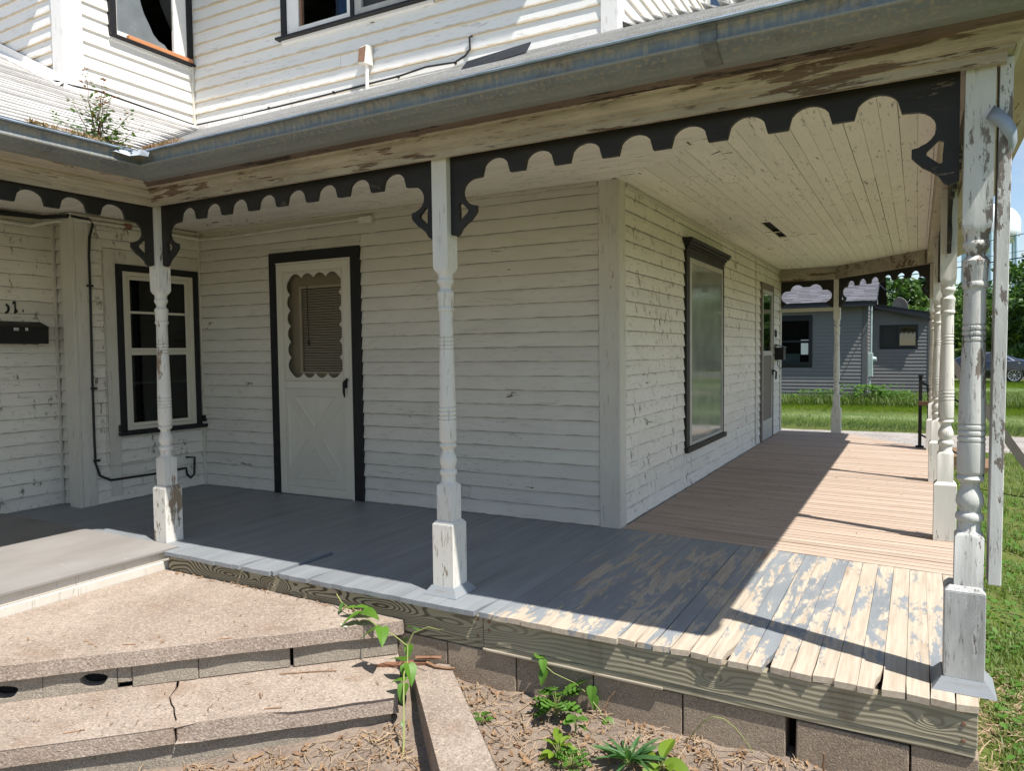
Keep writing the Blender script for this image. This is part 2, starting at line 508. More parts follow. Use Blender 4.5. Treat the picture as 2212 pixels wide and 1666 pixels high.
def gutter_mat():
    g = G('weathered galvanised gutter')
    n = g.noise(7, g.pos(1, 1, .3), 5, .6)
    st = g.noise(60, g.pos(1, 1, .05), 3, .5)
    c = g.mix(g.mr(n, .3, .7), (.145, .165, .18), (.21, .232, .245))
    c = g.mix(g.mr(st, .5, .68, 0, .55), c, (.40, .34, .24))
    c = g.mix(g.mr(g.noise(4, g.pos(1, 1, 2), 6, .65), .58, .7, 0, .75), c, (.15, .10, .065))
    z = g.sep(g.geo().outputs['Position'])[2]
    tooth = g.noise(48, g.pos(1, 1, .02), 4, .65)
    band = g.m_('MULTIPLY', g.mr(z, 2.318, 2.345), g.mr(z, 2.352, 2.362, 1, 0))
    c = g.mix(g.m_('MULTIPLY', g.mr(tooth, .42, .58, .1, .75), band), c, (.36, .31, .23))
    line = g.m_('MULTIPLY', g.mr(z, 2.294, 2.30), g.mr(z, 2.308, 2.312, 1, 0))  # pale line painted along the gutter ridge as its highlight
    c = g.mix(g.m_('MULTIPLY', line, .6), c, (.33, .31, .26))
    low = g.mr(z, 2.285, 2.262, 0, .55)
    c = g.mix(low, c, (.27, .285, .275))
    return g.out(c, g.mr(n, .3, .7, .5, .7), g.bump(g.noise(30), .25, .003), .2, .4)
M['gutter'] = gutter_mat()
M['rim'] = plain('bluish gutter rim', (.36, .43, .53), .38, .6, var=.15, scale=14)

def floor_mat():
    g = G('peeling grey floor paint')
    x, y, z = g.sep(g.geo().outputs['Position'])
    pn = g.pos(3.2, .6, 1, 8)
    n = g.noise(2.3, pn, 10, .7, .5)
    n2 = g.noise(15, g.pos(1.6, .5, 1, 6), 8, .75, .3)
    n3 = g.noise(70, g.pos(1, .45, 1, 6), 4, .7)
    wear = g.m_('ADD', g.mr(x, -2.1, -1.5, -.3, .012), g.mr(x, -.6, .1, 0, .06))
    wear = g.m_('ADD', wear, g.mr(y, 3.15, 2.83, 0, .07))
    wear = g.m_('ADD', wear, g.mr(g.rand, 0, 1, -.02, .03))
    k = g.m_('ADD', g.m_('ADD', g.m_('ADD', g.m_('MULTIPLY', n, .66), g.m_('MULTIPLY', n2, .27)), g.m_('MULTIPLY', n3, .07)), wear)
    mask = g.mr(k, .528, .54)
    edge = g.mr(k, .50, .528, 0, .35)
    pg = g.noise(8, g.pos(1, .15, 1, 6), 5)
    paintc = g.mix(g.mr(pg, .3, .7), (.195, .21, .226), (.26, .28, .302))
    paintc = g.mix(edge, paintc, (.34, .355, .37))
    gr = g.noise(60, g.pos(1, .05, 1, 6), 4, .6)
    woodc = g.mix(g.mr(gr, .35, .7), (.50, .43, .345), (.37, .305, .235))
    woodc = g.mix(g.mr(g.noise(8, g.pos(1, .25, 1, 6), 6), .6, .72, 0, .5), woodc, (.25, .13, .07))
    c = g.mix(mask, paintc, woodc)
    h = g.m_('ADD', g.m_('MULTIPLY', gr, .5), g.m_('MULTIPLY', g.m_('SUBTRACT', 1, mask), .7))
    return g.out(c, g.mr(mask, 0, 1, .45, .8), g.bump(h, .5, .003), 0, .35)
M['floor'] = floor_mat()

def panel_mat():
    g = G('grey painted panel')
    n = g.noise(3, g.pos(1, .5, 1), 6)
    c = g.mix(g.mr(n, .3, .7), (.22, .205, .19), (.29, .275, .265))
    c = g.mix(g.mr(g.noise(11, g.pos(1, .3, 1), 7, .65), .66, .7), c, (.45, .41, .36))
    return g.out(c, .7, g.bump(g.noise(70, g.pos(1, .1, 1)), .3, .002), 0, .3)
M['panel'] = panel_mat()

def skirt_mat():
    g = G('pressure treated skirt wood')
    x, y, z = g.sep(g.geo().outputs['Position'])
    left = g.mr(x, -1.6, -2.3)
    d = g.noise(1., g.pos(2.2, 0, 3.2, 3), 2, .4)
    amp = g.mr(left, 0, 1, .07, .34)
    v = g.n('CombineXYZ')
    g.set(v.inputs[0], g.m_('MULTIPLY', x, .04)); g.set(v.inputs[2], g.m_('ADD', z, g.m_('MULTIPLY', d, amp)))
    ph = g.m_('ADD', z, g.m_('MULTIPLY', d, amp))
    for kx, kz, sx_, sz_, am in ((-3.52, -.075, .16, .03, .10), (-3.16, -.085, .10, .035, .16), (-2.80, -.09, .2, .03, .10), (-2.36, -.08, .22, .04, .15), (-1.93, -.09, .18, .03, .08), (-1.62, -.07, .12, .03, .07), (-.70, -.10, .06, .03, .07), (.06, -.09, .05, .025, .06)):
        u_ = g.m_('POWER', g.m_('ABSOLUTE', g.m_('DIVIDE', g.m_('SUBTRACT', x, kx), sx_)), 2)
        w_ = g.m_('POWER', g.m_('ABSOLUTE', g.m_('DIVIDE', g.m_('SUBTRACT', z, kz), sz_)), 2)
        ph = g.m_('ADD', ph, g.m_('MULTIPLY', g.m_('EXPONENT', g.m_('MULTIPLY', g.m_('ADD', u_, w_), -1)), am))
    g.set(v.inputs[2], ph)
    wv = g.wave(15, v.outputs[0], .9, 2, 2.5, 'Z', 'SIN')
    f = g.noise(95, g.pos(.04, 1, 1, 4), 4, .6)
    base = g.mix(g.mr(g.noise(3, g.pos(.4, 1, 2), 4), .3, .7), (.37, .33, .24), (.30, .28, .205))
    line = g.mr(wv, .5, .85, 0, g.mr(left, 0, 1, .35, .92))
    c = g.mix(line, base, (.055, .042, .026))
    c = g.mix(g.mr(f, .55, .75, 0, .6), c, (.12, .105, .07))
    c = g.mix(g.mr(g.noise(6, g.pos(1, 1, .2, 4), 5), .62, .74, 0, .5), c, (.14, .085, .04))
    return g.out(c, .8, g.bump(g.m_('ADD', f, g.m_('MULTIPLY', wv, .6)), .6, .003), 0, .2)
M['skirt'] = skirt_mat()

def ground_mat():
    g = G('lawn soil')
    n = g.noise(.35, detail=6)
    n2 = g.noise(9, detail=6)
    c = g.mix(g.mr(n, .35, .65), (.075, .105, .022), (.11, .135, .035))
    c = g.mix(g.mr(n2, .5, .72, 0, .7), c, (.16, .12, .075))
    return g.out(c, .95, g.bump(n2, .8, .03), 0, .1)
M['ground'] = ground_mat()

def dirt_mat():
    g = G('dry dirt with litter')
    n = g.noise(5, detail=7, rough=.65)
    n2 = g.noise(55, detail=5, rough=.7)
    c = g.mix(g.mr(n, .35, .65), (.21, .165, .135), (.29, .23, .185))
    c = g.mix(g.mr(n2, .5, .7, 0, .7), c, (.36, .29, .22))
    c = g.mix(g.mr(n2, .28, .42, .8, 0), c, (.09, .065, .05))
    return g.out(c, .95, g.bump(g.m_('ADD', n, n2), .9, .015), 0, .1)
M['dirt'] = dirt_mat()

def shingle_far():
    g = G('blue grey shingles')
    c = g.mix(g.mr(g.rand, 0, 1), (.075, .075, .085), (.135, .135, .15))
    c = g.mix(g.mr(g.noise(30, detail=4), .4, .7, 0, .3), c, (.15, .15, .18))
    return g.out(c, .9, g.bump(g.noise(90), .4, .004), 0, .2)
M['shingle_far'] = shingle_far()

def car_mat():
    g = G('dark blue car paint')
    return g.out((.010, .012, .02), .22, None, .2, .6, **{'Coat Weight': .8})
M['car'] = car_mat()
M['tyre'] = plain('tyre rubber', (.02, .02, .02), .8)
M['rimsilver'] = plain('silver wheel rim', (.55, .56, .58), .3, .8)
M['chrome'] = plain('chrome trim', (.7, .72, .75), .15, .9, var=.03)
M['carglass'] = glass('car glass', (.15, .17, .18), 1., .12)

# ================================================================== GROUND
def gz(x, y):
    """ground height: -0.5, rising a little towards the porch foundation"""
    dx = max(-9 - x, 0, x - .2)
    dy = max(2.9 - y, 0, y - 11.4)
    d = math.hypot(dx, dy)
    return -.5 + .125 * math.exp(-(d / .55) ** 2)

def grid_sheet(name, xs, ys, zf, mat, lift=0., kind='structure'):
    vs_ = [(x, y, zf(x, y) + lift) for y in ys for x in xs]
    n = len(xs)
    fs = [(j * n + i, j * n + i + 1, (j + 1) * n + i + 1, (j + 1) * n + i) for j in range(len(ys) - 1) for i in range(n - 1)]
    me = bpy.data.meshes.new(name)
    me.from_pydata(vs_, [], fs)
    me.polygons.foreach_set('use_smooth', [True] * len(fs))
    me.materials.append(mat)
    o = inst(name, me, None, Matrix.Identity(4))
    return tag(o, kind=kind)

def lin(a, b, n): return [a + (b - a) * i / (n - 1) for i in range(n)]
_xs = [-600, -300, -120, -50, -25] + lin(-12, 4, 65) + [6, 10, 20, 50, 120, 300, 600]
_ys = [-300, -100, -40, -15] + lin(-6, 14, 81) + [18, 24, 34, 50, 80, 140, 300, 700]
grid_sheet('ground', _xs, _ys, gz, M['ground'])
# bare dirt round the front of the porch, wavy outline
def ragged(x0, x1, y0, y1, n, amp, seed, name, mat, lift, zf=gz, rows=14):
    rr = random.Random(seed)
    lo = [y0 + amp * (rr.random() - .5) for _ in range(n)]
    hi = [y1 + amp * (rr.random() - .5) for _ in range(n)]
    for a in (lo, hi):
        for _ in range(2): a[:] = [a[0]] + [(a[i - 1] + a[i] + a[i + 1]) / 3 for i in range(1, n - 1)] + [a[-1]]
    vs_, fs = [], []
    for j in range(rows):
        for i in range(n):
            x = x0 + (x1 - x0) * i / (n - 1)
            y = lo[i] + (hi[i] - lo[i]) * j / (rows - 1)
            vs_.append((x, y, zf(x, y) + lift))
    fs = [(j * n + i, j * n + i + 1, (j + 1) * n + i + 1, (j + 1) * n + i) for j in range(rows - 1) for i in range(n - 1)]
    me = bpy.data.meshes.new(name)
    me.from_pydata(vs_, [], fs)
    me.polygons.foreach_set('use_smooth', [True] * len(fs))
    me.materials.append(mat)
    return tag(inst(name, me, None, Matrix.Identity(4)), kind='structure')
def dz(x, y):
    return gz(x, y) + .012 * math.sin(x * 9 + y * 4) * math.sin(y * 11 - x * 3) + .006 * math.sin(x * 31) * math.sin(y * 27)
ragged(-5.2, .42, -1.5, 2.97, 150, .12, 3, 'dirt_bed', M['dirt'], .016, dz, 90)
def flat(z): return lambda x, y: z
ragged(-28, 30, 13.9, 16.45, 170, .5, 5, 'gravel_drive', M['gravel'], .006, gz)
ragged(-60, 60, 45.5, 53, 30, .1, 6, 'street', plain('grey asphalt', (.06, .06, .06), .9), .008, gz, 3)

# ================================================================== HOUSE
house = empty('house', (-4.5, 6.5, -.5), 'two storey white clapboard house with black window casings and broken upstairs windows', 'house')
T = Matrix.Translation
def RZ(a): return Matrix.Rotation(a, 4, 'Z')
F_front = T((-1.78, 4.66, 0)) @ RZ(math.atan(.029)) @ T((1.78, 0, 0))
F_w2 = T((-5.87, 0, 0)) @ RZ(PI / 2)
F_right = T((-1.78, 0, 0)) @ RZ(PI / 2)
F_mail = T((-6.2, 0, 0)) @ RZ(PI / 2)
F_A = T((0, 3.38, 0))
F_jog = T((0, 3.43, 0))

def sheet(name, Mx, x0, x1, z0, z1, ops, mat, y=.004, parent=house):
    xs = sorted({x0, x1} | {min(max(a, x0), x1) for o in ops for a in o[:2]})
    zs = sorted({z0, z1} | {min(max(a, z0), z1) for o in ops for a in o[2:]})
    b = MB(Mx)
    for i in range(len(xs) - 1):
        for j in range(len(zs) - 1):
            cx, cz = (xs[i] + xs[i + 1]) / 2, (zs[j] + zs[j + 1]) / 2
            if any(o[0] < cx < o[1] and o[2] < cz < o[3] for o in ops): continue
            b.quad((xs[i], y, zs[j]), (xs[i + 1], y, zs[j]), (xs[i + 1], y, zs[j + 1]), (xs[i], y, zs[j + 1]))
    return b.build(name, mat, parent)

_board = MB()
_board.add([(0, -.017, 0), (1, -.017, 0), (1, .003, 0), (0, .003, 0), (0, -.0025, 1), (1, -.0025, 1), (1, .003, 1), (0, .003, 1)],
           [(0, 3, 2, 1), (4, 5, 6, 7), (0, 1, 5, 4), (1, 2, 6, 5), (2, 3, 7, 6), (3, 0, 4, 7)])
BOARD = {}
def board_mesh(mat):
    if mat.name not in BOARD: BOARD[mat.name] = _board.mesh('siding_board', mat)
    return BOARD[mat.name]
PITCH_S = .104
def siding(parent, Mx, x0, x1, z0, z1, ops, mat, joints=True, wob=.0012, stuff=False):
    k0, k1 = math.floor((z0 - .002) / PITCH_S + .02), math.ceil((z1 - .002) / PITCH_S)
    sm = MB(Mx)
    for k in range(k0, k1):
        a, b_ = .002 + PITCH_S * k, .002 + PITCH_S * (k + 1)
        lo, hi = max(a, z0), min(b_ + .007, z1)
        if hi - lo < .012: continue
        segs = [(x0, x1)]
        extra = []
        for o in ops:
            if o[2] < b_ - .012 and o[3] > a + .012:
                for e0, e1 in ((o[3], hi), (lo, o[2])):
                    if e1 - e0 > .014: extra.append((max(x0, o[0]), min(x1, o[1]), e0, e1))
                segs = [q for s0, s1 in segs for q in ((s0, min(s1, o[0])), (max(s0, o[1]), s1)) if q[1] - q[0] > .015]
        for s0, s1, e0, e1 in extra:
            if not stuff: inst('siding_board', board_mesh(mat), parent, Mx @ T((s0 + .001, 0, e0)) @ Matrix.Diagonal((s1 - s0 - .002, 1, e1 - e0, 1)))
        for s0, s1 in segs:
            cuts = [s0]
            if joints and s1 - s0 > 2.2 and random.random() < .45:
                cuts.append(s0 + (s1 - s0) * random.uniform(.25, .75))
            cuts.append(s1)
            for c0, c1 in zip(cuts, cuts[1:]):
                y = random.uniform(-wob, wob)
                if stuff:
                    sm.box(c0, c1, -.013 + y, .003, lo, hi)
                    continue
                mm = Mx @ T((c0 + .001, y, lo)) @ Matrix.Rotation(random.uniform(-.0006, .0006), 4, 'Y') @ Matrix.Diagonal((c1 - c0 - .002, 1 + random.uniform(-.12, .2), hi - lo, 1))
                inst('siding_board', board_mesh(mat), parent, mm)
    if stuff and sm.v:
        tag(sm.build('upper_siding', mat, parent), kind='stuff')

# openings: (x0, x1, z0, z1) in the wall's own frame
D1 = (-4.955, -3.958, -.05, 2.125)
U1 = (-4.738, -3.2, 3.866, 5.05)
W1 = (3.61, 4.585, .545, 2.115)
U2 = (3.735, 4.53, 3.84, 5.0)
RW = (6.25, 7.665, .31, 2.19)
RD = (9.735, 10.62, -.05, 2.085)
ROOFZ = 3.26
in_f = (U1[0] + .08, U1[1] - .08, U1[2] + .1, U1[3] - .1)
w_front = sheet('front_wall', F_front, -5.87, -1.78, -.5, 5.64, [(-4.86, -4.05, 0, 2.0), (-4.60, -3.29, 3.95, 5.0)], M['siding'])
siding(w_front, F_front, -5.835, -1.905, .002, 2.372, [D1], M['siding'])
siding(w_front, F_front, -5.835, -1.875, 3.20, 4.72, [U1], M['siding_up'])
siding(w_front, F_front, -5.85, -1.875, 4.76, 5.6, [U1], M['siding_up'], stuff=True)
w_win = sheet('window_wall', F_w2, 3.38, 4.56, -.5, 5.64, [(3.84, 4.41, .64, 1.87), (3.80, 4.34, 3.93, 4.95)], M['siding'])
siding(w_win, F_w2, 3.492, 4.535, .002, 2.35, [W1], M['siding_y'], False)
siding(w_win, F_w2, 3.512, 4.54, 3.22, 4.72, [U2], M['siding_up_y'], False)
siding(w_win, F_w2, 3.512, 4.54, 4.76, 5.6, [U2], M['siding_up_y'], False, stuff=True)
w_right = sheet('side_wall', F_right, 4.66, 11.36, -.5, 5.64, [(6.47, 7.63, .39, 2.0), (9.80, 10.55, 0, 2.05), (7.05, 7.7, 4.3, 5.2)], M['siding'])
siding(w_right, F_right, 4.765, 9.405, .002, 2.362, [RW], M['siding_y'])
siding(w_right, F_right, 9.445, 11.24, .002, 2.362, [RD], M['siding_y'], False)
RU = (6.94, 7.8, 4.2, 5.3)
siding(w_right, F_right, 4.765, 10.6, 3.3, 5.45, [RU], M['siding_up_y'], False)
w_mail = sheet('porch_end_wall', F_mail, -2.5, 3.44, -.5, 3.0, [], M['siding'])
siding(w_mail, F_mail, -.2, 3.415, .002, 2.36, [], M['siding_y'])
siding(w_mail, F_jog, -6.185, -5.995, .002, 2.36, [], M['siding'], False)
w_A = sheet('upper_left_wall', F_A, -10.5, -5.87, 2.4, 5.64, [], M['inside'])
siding(w_A, F_A, -8.6, -5.985, 3.2, 4.9, [], M['siding_up'], False)
siding(w_A, F_A, -10.5, -5.985, 4.93, 5.6, [], M['siding_up'], False, stuff=True)
b = MB()
b.quad((-10.5, 11.36, -.5), (-1.78, 11.36, -.5), (-1.78, 11.36, 5.64), (-10.5, 11.36, 5.64))
b.quad((-10.5, 3.38, -.5), (-10.5, 11.36, -.5), (-10.5, 11.36, 5.64), (-10.5, 3.38, 5.64))
b.quad((-6.2, -2.5, -.5), (-10.5, -2.5, -.5), (-10.5, -2.5, 2.6), (-6.2, -2.5, 3.0))
b.quad((-10.5, -2.5, -.5), (-10.5, 3.38, -.5), (-10.5, 3.38, 2.6), (-10.5, -2.5, 2.6))
b.quad((-10.4, 3.4, 2.75), (-1.8, 3.4, 2.75), (-1.8, 11.3, 2.75), (-10.4, 11.3, 2.75))
b.build('rear_walls', M['inside'], house)
b = MB()
b.prism([(-10.9, 3.99), (-1.4, 4.235), (-1.4, 11.7), (-10.9, 11.7)], 5.64, 5.74, 'z'); b.box(-10.9, -5.36, 2.98, 4.0, 5.642, 5.738)
b.box(-10.9, -1.4, 4.35, 11.7, 5.742, 7.6, top=(3.0, 3.2)); b.box(-10.9, -5.36, 3.03, 6, 5.745, 7.2, top=(2.0, 1.3))
b.build('roof', M['roofing'], house)

# --- trim boards of the house
def lbox(name, mat, parent, Mx, boxes, bevel=.0015):
    b = MB(Mx)
    for q in boxes: b.box(*q)
    return b.build(name, mat, parent, bevel=bevel)
def frame(name, mat, parent, Mx, x0, x1, z0, z1, wl, wr, wb, wt, y0, y1, bevel=.0015):
    bx = [(x0, x0 + wl, y0, y1, z0, z1), (x1 - wr, x1, y0, y1, z0, z1)]
    if wb: bx.append((x0 + wl, x1 - wr, y0, y1, z0, z0 + wb))
    if wt: bx.append((x0 + wl, x1 - wr, y0, y1, z1 - wt, z1))
    return lbox(name, mat, parent, Mx, bx, bevel)
for z0, z1, m, wdt in ((-.01, 2.372, M['trim'], .13), (3.22, 5.63, M['trim_up'], .105)):
    b = MB(F_front); b.box(-1.772 - wdt, -1.756, -.024, .0, z0, z1); b.build('corner_board', m, house, bevel=.002)
    b = MB(F_right); b.box(4.664, 4.762, -.024, .0, z0, z1 - .002); b.build('corner_board', m, house, bevel=.002)
for z0, z1, m in ((0, 2.36, M['trim']), (3.28, 5.63, M['trim_up'])):
    b = MB(); b.box(-5.993, -5.846, 3.352, 3.379, z0, z1); b.build('corner_board', m, house, bevel=.002)
    b = MB(F_w2); b.box(3.381, 3.492 if z0 < 1 else 3.512, -.024, 0, z0, z1 - .003); b.build('corner_board', m, house, bevel=.002)
b = MB(F_right); b.box(11.245, 11.355, -.024, .0, -.01, 2.36); b.build('corner_board', M['trim'], house, bevel=.002)
b = MB(F_right); b.box(9.406, 9.444, -.024, .0, 0, 2.36); b.build('batten', M['trim'], house, bevel=.002)
b = MB(F_front); b.box(-5.868, -5.836, -.03, .0, 0, 2.37); b.box(-5.868, -5.838, -.03, .0, 3.25, 5.6); b.build('inside_corner_strip', M['trim'], house, bevel=.002)
b = MB(F_mail); b.box(3.39, 3.414, -.024, .0, 0, 2.36); b.build('inside_corner_strip', M['trim'], house, bevel=.002)

# --- window beside the left porch post
win = frame('window', M['black_z'], house, F_w2, 3.712, 4.503, .58, 1.992, .056, .056, .006, .056, -.03, .0)
lbox('casing', M['trim'], win, F_w2, [(3.612, 3.711, -.02, 0, .05, 2.112), (3.712, 4.583, -.02, 0, 1.993, 2.112), (4.504, 4.583, -.018, 0, .58, 1.992)])
lbox('sill', M['black_z'], win, F_w2, [(3.69, 4.55, -.07, 0, .548, .579), (4.50, 4.545, -.05, -.021, .60, .66), (3.69, 3.711, -.05, -.021, .585, .64)])
frame('storm_frame', M['white_door'], win, F_w2, 3.769, 4.446, .587, 1.935, .035, .035, .03, .035, -.026, .002)
frame('sash', M['white_door'], win, F_w2, 3.805, 4.41, 1.262, 1.899, .034, .034, .025, .03, -.012, .002)
frame('sash', M['white_door'], win, F_w2, 3.805, 4.41, .618, 1.261, .034, .034, .028, .034, -.008, .006)
lbox('muntin', M['white_door'], win, F_w2, [(3.84, 4.375, -.004, .01, 1.583, 1.603)])
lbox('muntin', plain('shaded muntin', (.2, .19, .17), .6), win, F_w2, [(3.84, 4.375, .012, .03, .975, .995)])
lbox('pane', M['dustpane'], win, F_w2, [(3.84, 4.375, .012, .015, 1.604, 1.868)], 0)
lbox('pane', M['dustpane'], win, F_w2, [(3.84, 4.375, .012, .015, 1.288, 1.582)], 0)
lbox('pane', M['dustpane'], win, F_w2, [(3.84, 4.375, .0075, .0105, .647, 1.226)], 0)
# --- broken upstairs window facing right
def pane_poly(name, pts, parent, Mx, mat, y=.0, t=.004):
    b = MB(Mx); b.prism(pts, y, y + t, 'y'); return b.build(name, mat, parent)
win = frame('window', M['black_z'], house, F_w2, 3.737, 4.528, 3.866, 5.0, .058, .056, .022, .06, -.035, .0)
lbox('casing', M['trim_up'], win, F_w2, [(3.735, 4.535, -.02, 0, 3.838, 3.865)])
lbox('sill', M['black_z'], win, F_w2, [(3.728, 4.538, -.06, -.0355, 3.866, 3.882)])
frame('sash', M['trim_up'], win, F_w2, 3.796, 4.471, 3.889, 4.94, .012, .13, .045, .05, -.02, .012)
pane_poly('broken_pane', [(3.808, 3.936), (4.30, 3.936), (4.26, 3.975), (4.20, 3.99), (4.15, 4.03), (4.12, 4.09), (4.07, 4.17), (4.045, 4.24), (4.02, 4.34), (4.0, 4.5), (4.02, 4.89), (3.808, 4.89)], win, F_w2, M['greypane'])
pane_poly('broken_pane', [(4.34, 4.13), (4.34, 4.89), (4.18, 4.89), (4.19, 4.42), (4.24, 4.3), (4.29, 4.2)], win, F_w2, M['dustpane'])
# --- double upstairs window on the front wall
Mf = F_front
win = lbox('window', M['black_z'], house, Mf, [(-4.738, -4.68, -.035, 0, 3.893, 5.05), (-3.992, -3.955, -.035, 0, 3.9, 5.05), (-3.275, -3.215, -.035, 0, 3.9, 5.05), (-4.68, -3.992, -.035, 0, 5.0, 5.05), (-3.955, -3.275, -.035, 0, 5.0, 5.05), (-4.68, -4.002, -.035, 0, 3.893, 3.899), (-3.954, -3.276, -.035, 0, 3.893, 3.899)])
lbox('casing', M['trim_up'], win, Mf, [(-4.74, -3.205, -.03, 0, 3.846, 3.872)])
lbox('sill', M['black_z'], win, Mf, [(-4.775, -3.19, -.07, 0, 3.873, 3.8925)])
frame('sash', M['trim_up'], win, Mf, -4.679, -3.993, 3.9, 4.999, .13, .04, .055, .05, -.022, .01)
frame('sash', M['alu'], win, Mf, -3.954, -3.276, 3.9, 4.999, .07, .05, .06, .05, -.026, .006)
lbox('pane', M['screen'], win, Mf, [(-3.883, -3.327, .0, .003, 3.961, 4.948)], 0)
lbox('rotten_jamb', M['rust'], win, Mf, [(-4.548, -4.524, -.01, .02, 3.956, 4.94)])
pane_poly('broken_pane', [(-4.17, 3.956), (-4.034, 3.956), (-4.034, 4.94), (-4.16, 4.94), (-4.15, 4.3), (-4.18, 4.15), (-4.16, 4.05)], win, Mf, M['dustpane'])
# --- tall window of the side wall
Mr = F_right
win = frame('window', M['black'], house, Mr, 6.26, 7.655, .36, 2.084, .10, .03, .0, .05, -.03, .0)
b = MB(Mr)
b.box(6.25, 7.665, -.04, 0, 2.085, 2.11); b.box(6.24, 7.675, -.055, 0, 2.111, 2.13); b.box(6.22, 7.69, -.075, 0, 2.131, 2.155); b.box(6.205, 7.70, -.092, 0, 2.156, 2.185)
b.build('window_hood', M['black'], win, bevel=.004)
lbox('sill', M['black'], win, Mr, [(6.225, 7.68, -.055, 0, .315, .359)])
frame('storm_frame', M['alu'], win, Mr, 6.361, 7.624, .36, 2.033, .085, .035, .03, .045, -.026, -.004)
lbox('pane', M['pale_pane'], win, Mr, [(6.446, 7.589, -.018, -.014, .391, 1.987)], 0)
# --- upstairs side window (seen over the gutter)
win = frame('window', M['alu'], house, Mr, 6.96, 7.78, 4.22, 5.28, .09, .09, .08, .08, -.035, .0)
lbox('pane', M['dustpane'], win, Mr, [(7.05, 7.69, -.01, -.006, 4.3, 5.2)], 0)
lbox('casing', M['trim_up'], win, Mr, [(6.93, 6.958, -.03, 0, 4.2, 5.3), (7.782, 7.81, -.03, 0, 4.2, 5.3)])

# --- storm door of the front wall
Mf = F_front
dr = lbox('door', M['black_z'], house, Mf, [(-4.955, -4.872, -.032, 0, 0, 2.095), (-4.05, -3.958, -.032, 0, 0, 2.095), (-4.872, -4.05, -.032, 0, 2.008, 2.095)])
lbox('head_trim', M['trim_x'], dr, Mf, [(-4.955, -3.958, -.02, 0, 2.096, 2.125)])
lbox('jamb', M['white_door'], dr, Mf, [(-4.0735, -4.051, -.036, .02, .0, 1.99), (-4.872, -4.051, -.036, .02, 1.991, 2.007)])
lf = frame('door_leaf', M['white_door'], dr, Mf, -4.868, -4.075, .006, 1.989, .068, .06, .07, .065, -.034, .0)
lbox('middle_rail', M['white_door'], lf, Mf, [(-4.80, -4.135, -.031, -.002, .925, .988)])
# scalloped upper panel
def scallop_hole(x0, x1, z0, z1, nx, nz, bulge):
    pts = []
    def arc(ax, az, bx, bz, nxm, nzm, n=7):
        for i in range(n):
            t = i / n
            k = math.sin(PI * t) ** .75
            pts.append((ax + (bx - ax) * t + nxm * k * bulge, az + (bz - az) * t + nzm * k * bulge))
    for i in range(nx): arc(x0 + (x1 - x0) * i / nx, z0, x0 + (x1 - x0) * (i + 1) / nx, z0, 0, -1)
    for i in range(nz): arc(x1, z0 + (z1 - z0) * i / nz, x1, z0 + (z1 - z0) * (i + 1) / nz, 1, 0)
    for i in range(nx): arc(x1 - (x1 - x0) * i / nx, z1, x1 - (x1 - x0) * (i + 1) / nx, z1, 0, 1)
    for i in range(nz): arc(x0, z1 - (z1 - z0) * i / nz, x0, z1 - (z1 - z0) * (i + 1) / nz, -1, 0)
    return pts
hole = scallop_hole(-4.715, -4.178, 1.055, 1.865, 4, 6, .038)
outer = [(-4.799, .989), (-4.1355, .989), (-4.1355, 1.923), (-4.799, 1.923)]
h2 = hole[::-1]
k = min(range(len(h2)), key=lambda i: math.hypot(h2[i][0] + 4.799, h2[i][1] - .989))
h2 = h2[k:] + h2[:k]
poly = [outer[0]] + outer[1:] + [(-4.799, .9905)] + h2 + [(h2[0][0] + .0005, h2[0][1] - .0005)]
b = MB(Mf); b.prism(poly, -.03, -.024, 'y'); b.build('scalloped_panel', M['white_door'], lf)
frame('panel_moulding', M['white_door'], lf, Mf, -4.797, -4.138, .99, 1.922, .009, .009, .009, .009, -.036, -.0305, .001)
lbox('screen_pane', M['mesh_screen'], lf, Mf, [(-4.797, -4.137, -.02, -.018, .992, 1.92)], 0)
# cross buck lower panel: flat sheet with four raised triangles, edges as thin mouldings
lbox('lower_panel', M['white_door'], lf, Mf, [(-4.7995, -4.1355, -.026, -.006, .077, .924)])
def tri_mould(p, wd=.016):
    b = MB(Mf)
    c = (sum(q[0] for q in p) / 3, sum(q[1] for q in p) / 3)
    inn = [(q[0] + (c[0] - q[0]) * wd * 7, q[1] + (c[1] - q[1]) * wd * 7) for q in p]
    n = 3
    vs_ = [(a, -.0262, z) for a, z in p] + [(a * .6 + c_[0] * .4, -.033, z * .6 + c_[1] * .4) for (a, z), c_ in zip(p, inn)] + [(a, -.0275, z) for a, z in inn]
    fs = [(i, (i + 1) % n, n + (i + 1) % n, n + i) for i in range(n)] + [(n + i, n + (i + 1) % n, 2 * n + (i + 1) % n, 2 * n + i) for i in range(n)] + [(6, 7, 8)]
    b.add(vs_, fs); b.build('raised_triangle', M['white_door'], lf)
cx, cz = -4.465, .505
tri_mould([(-4.70, .862), (-4.235, .862), (cx, cz + .075)])
tri_mould([(-4.70, .145), (-4.235, .145), (cx, cz - .075)])
tri_mould([(-4.765, .80), (-4.765, .21), (cx - .072, cz)])
tri_mould([(-4.17, .80), (-4.17, .21), (cx + .072, cz)])
b = MB(Mf); b.box(-4.13, -4.10, -.048, -.0345, .935, 1.0); b.tube([(-4.112, -.05, .985), (-4.105, -.075, .98), (-4.11, -.07, .90), (-4.113, -.06, .86)], [.012, .012, .01, .005]); b.tube([(-4.10, -.05, .99), (-4.085, -.06, 1.01)], .011)
b.build('door_handle', M['iron'], lf, smooth=True)
